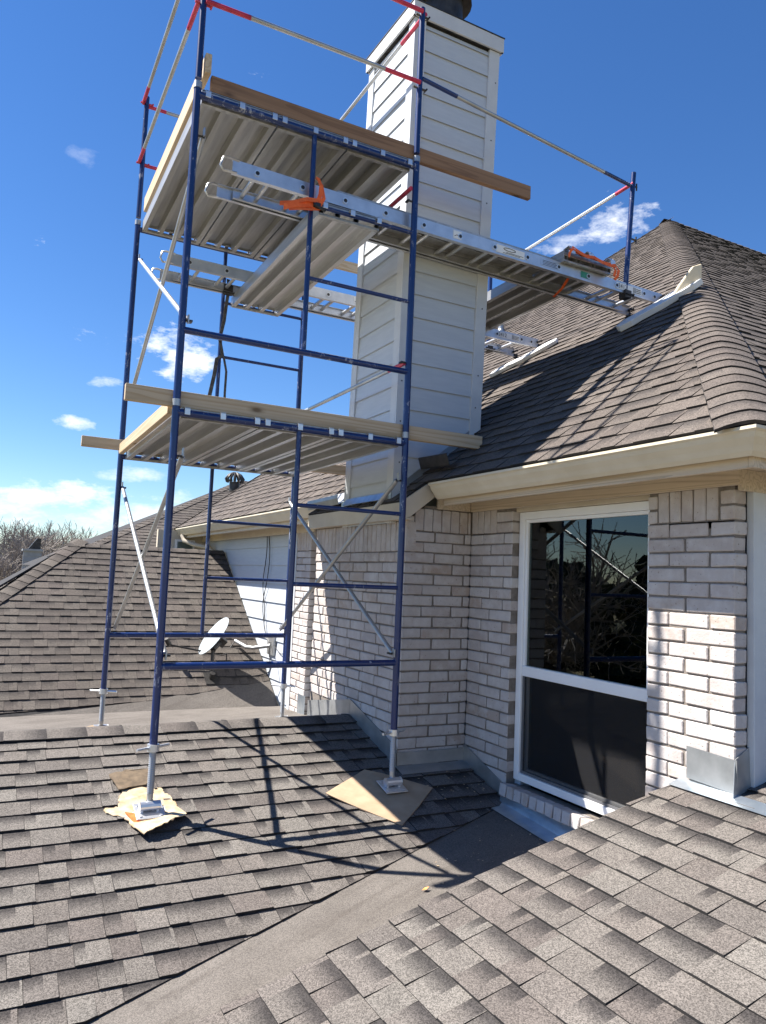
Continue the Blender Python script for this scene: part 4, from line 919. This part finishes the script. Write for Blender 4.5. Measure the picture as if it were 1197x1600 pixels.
A_ = [('pale_sheet', [(-.11, .25), (.02, .265), (.075, .23), (.10, .25), (.12, .20), (.135, .165), (.15, .10), (.165, .09), (.165, .03), (.177, -.02), (.19, -.075, .03), (.10, -.14, .04), (.027, -.19, .05), (-.065, -.225, .035), (-.10, -.12, .01), (-.132, -.01), (-.22, .048), (-.22, .095), (-.15, .09), (-.135, .17)], 'pale_cardboard', 0),
      ('wet_flap', [(-.165, .40, .02), (-.05, .425, .025), (.06, .41, .03), (.055, .285, .012), (.0, .27, .008), (-.13, .245, .01)], 'wet_cardboard', .004),
      ('red_print', [(-.125, .02), (-.075, .0), (-.04, -.09), (-.09, -.10)], 'orange_web', .0125), ('white_flap', [(-.085, .02), (.09, .05), (.10, -.07), (-.04, -.095)], 'white_foam', .006)]
cardboard('cardboard_sheet', 'torn pale cardboard with a wet brown flap under the scaffold foot on the open shingles', A_)
cb = MB(); cb.prism([V((-.20, 1.95, -.765)), V((.10, 1.95, -.765)), V((.06, 2.05, -.735)), V((-.06, 2.08, -.712)), V((-.15, 2.06, -.722))], V((0, 0, .006))); solo('cardboard_sheet', cb, 'pale_cardboard', 'scrap of pale cardboard under the far scaffold foot, just above the ridge', 'cardboard', 'cardboard sheets under the scaffold feet')
lf = MB(); c = TP.P(1.19, -1.0, .008); lf.v = [c+V((-.02, 0, 0)), c+V((0, -.012, .006)), c+V((.022, 0, .012)), c+V((.004, .014, .004)), c]; lf.face((0, 1, 4)); lf.face((1, 2, 4)); lf.face((2, 3, 4)); lf.face((3, 0, 4)); solo('leaf', lf, 'leaf_orange', 'small orange dead leaf lying on the brown valley sheet', 'leaf', solid=.0008)

lt = MB(); rg = random.Random(12)
for k in range(70):
    if k < 40: x, y = rg.uniform(1.3, 2.15), rg.uniform(-1.0, -.45); p = TP.P(x, y, .004); n_ = TP.n
    else: x, y = rg.uniform(1.75, 2.2), rg.uniform(-.25, .15); p = NP.P(x, y, .014); n_ = NP.n
    a = rg.uniform(0, 6.28); u = V((math.cos(a), math.sin(a), 0))*rg.uniform(.003, .011); v = n_.cross(u)*rg.uniform(.2, .7); q = len(lt.v); lt.v += [p-u, p+v, p+u+n_*.002, p-v]; lt.face((q, q+1, q+2, q+3))
solo('leaf_litter', lt, 'pale_cardboard', None, None, kind='stuff', solid=.0006)

# ------------------------------------------------------------------ satellite dish and wall bracket
foot = LP.P(1.572, 4.666, .01); D = thing('satellite_dish', 'white satellite dish on a short mast on the brown shingles', 'satellite dish', foot)
cen = V((1.60, 4.78, -.235)); nrm = (RGT*(-.74*.935)+UPV*(.67*.935)-FWD*.39).normalized(); major = (RGT*.67+UPV*.74); major = (major-nrm*major.dot(nrm)).normalized(); minor = nrm.cross(major)
ds = MB(); RN, RI = 28, 7
for i in range(RI+1):
    rr = i/RI
    for k in range(RN):
        t = 2*math.pi*k/RN; ds.v.append(cen+major*.275*rr*math.cos(t)+minor*.24*rr*math.sin(t)+nrm*(.055*(rr*rr-1)))
for i in range(RI):
    for k in range(RN): l = (k+1) % RN; ds.face((i*RN+k, i*RN+l, (i+1)*RN+l, (i+1)*RN+k))
part('reflector', ds, 'dish_white', D, smooth=80, solid=.006)
hub = cen-nrm*.06; mt = foot+V((0, .0, .34))
part('mast', MB().path([foot, foot+V((0, 0, .2)), mt], .022, 10), 'dark_metal', D, smooth=50)
part('mount', MB().obox(hub-nrm*.12-major*.05-minor*.04, nrm*.12, major*.10, minor*.08).tube(mt, hub-nrm*.06, .03, 8), 'dark_metal', D, bevel=.006)
part('foot_plate', MB().obox(foot-LP.U*.08-LP.Vv*.10, LP.U*.16, LP.Vv*.20, LP.n*.01).tube(foot+LP.Vv*.0, foot+LP.n*.09, .035, 8), 'dark_metal', D)
part('feed_arm', MB().tube(hub-major*.22+minor*.0, cen+nrm*.34-major*.40, .011, 8).tube(cen+nrm*.34-major*.40, cen+nrm*.42-major*.36, .03, 10), 'dark_metal', D, smooth=50)
Bk = thing('wall_bracket', 'bent grey pipe mount with a plate and loose cables on the white siding', 'bracket', (2.29, 4.7, -.3))
part('arm', MB().path([(1.99, 5.15, -.33), (2.03, 5.02, -.36), (2.06, 4.9, -.385), (2.12, 4.8, -.385), (2.28, 4.62, -.34)], .024, 10), 'worn_galvanized', Bk, smooth=50)
part('wall_plate', MB().box((2.275, 4.50, -.45), (2.30, 4.74, -.20)), 'worn_galvanized', Bk)
def cable(pts, n=3):
    P = [V(p) for p in pts]
    for _ in range(n):
        Q = [P[0]]
        for a, b in zip(P, P[1:]): Q += [a.lerp(b, .25), a.lerp(b, .75)]
        P = Q+[P[-1]]
    return P
part('cable', MB().path(cable([(2.285, 5.0, 1.06), (2.28, 4.95, .8), (2.285, 5.1, .4), (2.28, 4.9, .1), (2.285, 4.95, -.15), (2.27, 4.65, -.3)]), .006, 5), 'black_plastic', Bk)
part('cable', MB().path(cable([(2.285, 4.93, 1.06), (2.28, 4.82, .78), (2.285, 4.9, .45), (2.28, 5.05, .15), (2.27, 4.8, -.25), (2.27, 4.65, -.3)]), .006, 5), 'black_plastic', Bk)
part('cable', MB().path(cable([(2.27, 4.6, -.3), (2.2, 4.4, -.5), (2.2, 4.3, -.62), (2.1, 4.55, -.7), (1.8, 4.62, -.72), (1.6, 4.64, -.70)]), .006, 5), 'black_plastic', Bk)
part('cable', MB().path(cable([(1.99, 5.15, -.33), (1.9, 5.15, -.45), (1.8, 4.95, -.50), (1.62, 4.75, -.45)]), .006, 5), 'black_plastic', Bk)
part('cable', MB().path(cable([(2.28, 4.55, -.3), (2.29, 4.2, -.45), (2.285, 3.95, -.2), (2.29, 3.9, .1), (2.285, 3.95, .4)]), .005, 5), 'black_plastic', Bk)

# ------------------------------------------------------------------ background: neighbour houses and bare trees
NH = thing('neighbour_chimney', 'grey sided neighbour chimney with a slanted metal hood, beyond the left roof hip', 'chimney', (.4, 24, -3.6))
m = MB().box((.10, 23.6, -3.6), (.62, 24.3, .98)); nc = part('chase', m, 'grey_siding', NH)
for i in range(14): part('siding_board', MB().prism([V((.08, 23.57, .98-.17*(i+1))), V((.64, 23.57, .98-.17*(i+1))), V((.64, 23.59, .98-.17*i)), V((.08, 23.59, .98-.17*i))], V((0, -.02, 0))), 'grey_siding', nc)
part('cap', MB().box((.05, 23.5, .98), (.68, 24.35, 1.05)), 'grey_siding', NH)
part('hood', MB().prism([V((.22, 23.6, 1.05)), V((.60, 23.6, 1.05)), V((.60, 23.6, 1.42)), V((.48, 23.6, 1.42))], V((0, -.6, 0))), 'dark_metal', NH)
H2 = thing('neighbour_house', 'grey shingled hip roof top of a distant house with two skylights', 'house', (4, 42, -3.6))
def hip(cx, cy_, w, d, ze, zr, par, mat='far_shingle', ridge=.5):
    m = MB(); a = [V((cx-w, cy_-d, ze)), V((cx+w, cy_-d, ze)), V((cx+w, cy_+d, ze)), V((cx-w, cy_+d, ze))]; r = [V((cx-ridge, cy_, zr)), V((cx+ridge, cy_, zr))]
    m.v = a+r; m.face((0, 1, 5, 4)); m.face((1, 2, 5)); m.face((2, 3, 4, 5)); m.face((3, 0, 4)); rf = part('roof', m, mat, par)
    part('wall', MB().box((cx-w+.4, cy_-d+.4, -3.6), (cx+w-.4, cy_+d-.4, ze)), 'grey_siding', par); return rf
hip(3.9, 40, 4.6, 4.5, -1.2, 2.1, H2, ridge=.12)
for x in (3.2, 3.95): part('skylight', MB().obox(V((x, 38.75+.0, 1.62)), V((.42, 0, 0)), V((0, .28, .19)), V((0, -.05, .07))), 'white_foam', H2)
H3 = thing('neighbour_house', 'dark roof corner of another house at the left edge', 'house', (-2, 38, -3.6)); hip(-5.0, 38, 4.4, 5, -.6, 1.25, H3, ridge=2.4)
def tree(x, y, h, seed, label, spread=1., kinds='pale', base=-3.6, group='bare winter trees beyond the houses', rmin=.012, mx=5):
    rg = random.Random(seed); t = thing('bare_tree', label, 'tree', (x, y, base), group); tk = MB(); tw = MB()
    def grow(p, d, L, r, lev):
        mbx = tk if lev < 2 else tw; q = p; r = max(r, rmin)
        seg = 3 if lev < 3 else 2
        for i in range(seg):
            d = (d+V((rg.uniform(-.2, .2), rg.uniform(-.2, .2), rg.uniform(-.05, .14)))).normalized(); nq = q+d*L/seg; mbx.tube(q, nq, r*(1-i*.15), 5 if lev < 2 else 3, r*(1-(i+1)*.15), caps=False); q = nq
            if 0 < lev < mx or (lev == 0 and i > 0):
                for _ in range(1 if lev < 3 else 1):
                    s = d.cross(V((rg.uniform(-1, 1), rg.uniform(-1, 1), rg.uniform(-1, 1)))).normalized(); grow(q, (d*.55+s*.75*spread+V((0, 0, .2))).normalized(), L*rg.uniform(.5, .75), r*.5, lev+1)
        if lev < mx:
            for _ in range(3 if lev < 2 else 2):
                s = d.cross(V((rg.uniform(-1, 1), rg.uniform(-1, 1), rg.uniform(-1, 1)))).normalized(); grow(q, (d*.75+s*.6*spread+V((0, 0, .12))).normalized(), L*rg.uniform(.62, .82), r*.58, lev+1)
    grow(V((x, y, base)), V((rg.uniform(-.05, .05), rg.uniform(-.05, .05), 1)), h*.24, h*.02, 0)
    part('trunk', tk, 'bark', t, smooth=60); part('crown', tw, 'twig', t)
    return t
TR = [(-1.2, 44, 7.4, 'bare tree with reddish brown twigs at the left edge behind the dark roof'), (.6, 50, 8.6, 'tall bare tree just left of the grey neighbour chimney'), (1.9, 47, 7.9, 'bare tree directly behind the grey neighbour chimney'),
      (3.0, 55, 8.8, 'pale bare tree right of the grey neighbour chimney'), (4.6, 60, 8.6, 'bare tree filling the gap between chimney and distant hip roof'), (6.8, 62, 7.6, 'thin bare tree behind the distant hip roof'), (-3.4, 52, 8.2, 'bare tree at the picture edge above the dark roof corner'), (9.5, 70, 9, 'bare tree top showing above the grey hip roof edge')]
for i, (x, y, h, lb) in enumerate(TR): tree(x, y, h*1.22, 20+i, lb, rmin=.0115)
# bare tree mirrored by the upper pane; dark evergreens added to darken its reflection
tree(-6.4, 8.9, 8.6, 5, 'large spreading bare tree left of the roof, seen only mirrored in the window', 1.5, group=None, rmin=.004, mx=5)
def core_blob(m, c, r_, rg):
    q = len(m.v); n = 7
    for j in range(1, 5):
        for k in range(n): t = 2*math.pi*(k+.5*j)/n; f = math.pi*j/5; m.v.append(c+V((math.sin(f)*math.cos(t), math.sin(f)*math.sin(t), math.cos(f)))*r_*rg.uniform(.75, 1.2))
    for j in range(3):
        for k in range(n): l = (k+1) % n; m.face((q+j*n+k, q+j*n+l, q+(j+1)*n+l, q+(j+1)*n+k))
    m.face(tuple(q+k for k in range(n))); m.face(tuple(q+3*n+k for k in range(n)))
def evergreen(x, y, h, w, seed, label):
    rg = random.Random(seed); t = thing('evergreen_tree', label, 'tree', (x, y, -3.6), 'dark evergreens added to darken the window reflection')
    part('trunk', MB().tube((x, y, -3.6), (x, y, -3.6+h*.7), .22, 8, .08), 'bark', t); m = MB()
    for k in range(34):
        a = rg.uniform(0, 6.283); zz = rg.uniform(.12, .95); rr = w*math.sqrt(max(0, 1-(max(0, zz-.4)/.6)**2))*rg.uniform(.3, 1); c = V((x+rr*math.cos(a), y+rr*math.sin(a), -3.6+h*zz)); core_blob(m, c, w*.24, rg)
        for _ in range(90):
            d = V((rg.gauss(0, 1), rg.gauss(0, 1), rg.gauss(0, .8))).normalized(); p = c+d*rg.uniform(.2, 1.)*w*.30; u = d.cross(V((rg.uniform(-1, 1), rg.uniform(-1, 1), 1))).normalized()*rg.uniform(.03, .07); v = (d+V((0, 0, .4))).normalized()*rg.uniform(.04, .09)
            q = len(m.v); m.v += [p-u, p+v*.6, p+u, p-v]; m.face((q, q+1, q+2, q+3))
    part('crown', m, 'evergreen_leaf', t); return t
for x, y, h, w, lb in ((-15.5, 20.5, 5.0, 3.2, 'added dark evergreen darkening the lower middle of the window reflection'), (-19.5, 18.5, 5.3, 3.4, 'broad dark evergreen added to darken the right of the window reflection'),
                   (-23.5, 17.0, 4.9, 3.2, 'farthest added dark evergreen, out of view beyond the broad one'), (-12.0, 23.0, 4.8, 3.0, 'dark evergreen added to darken the left of the window reflection')): evergreen(x, y, h, w, int(h*50), lb)
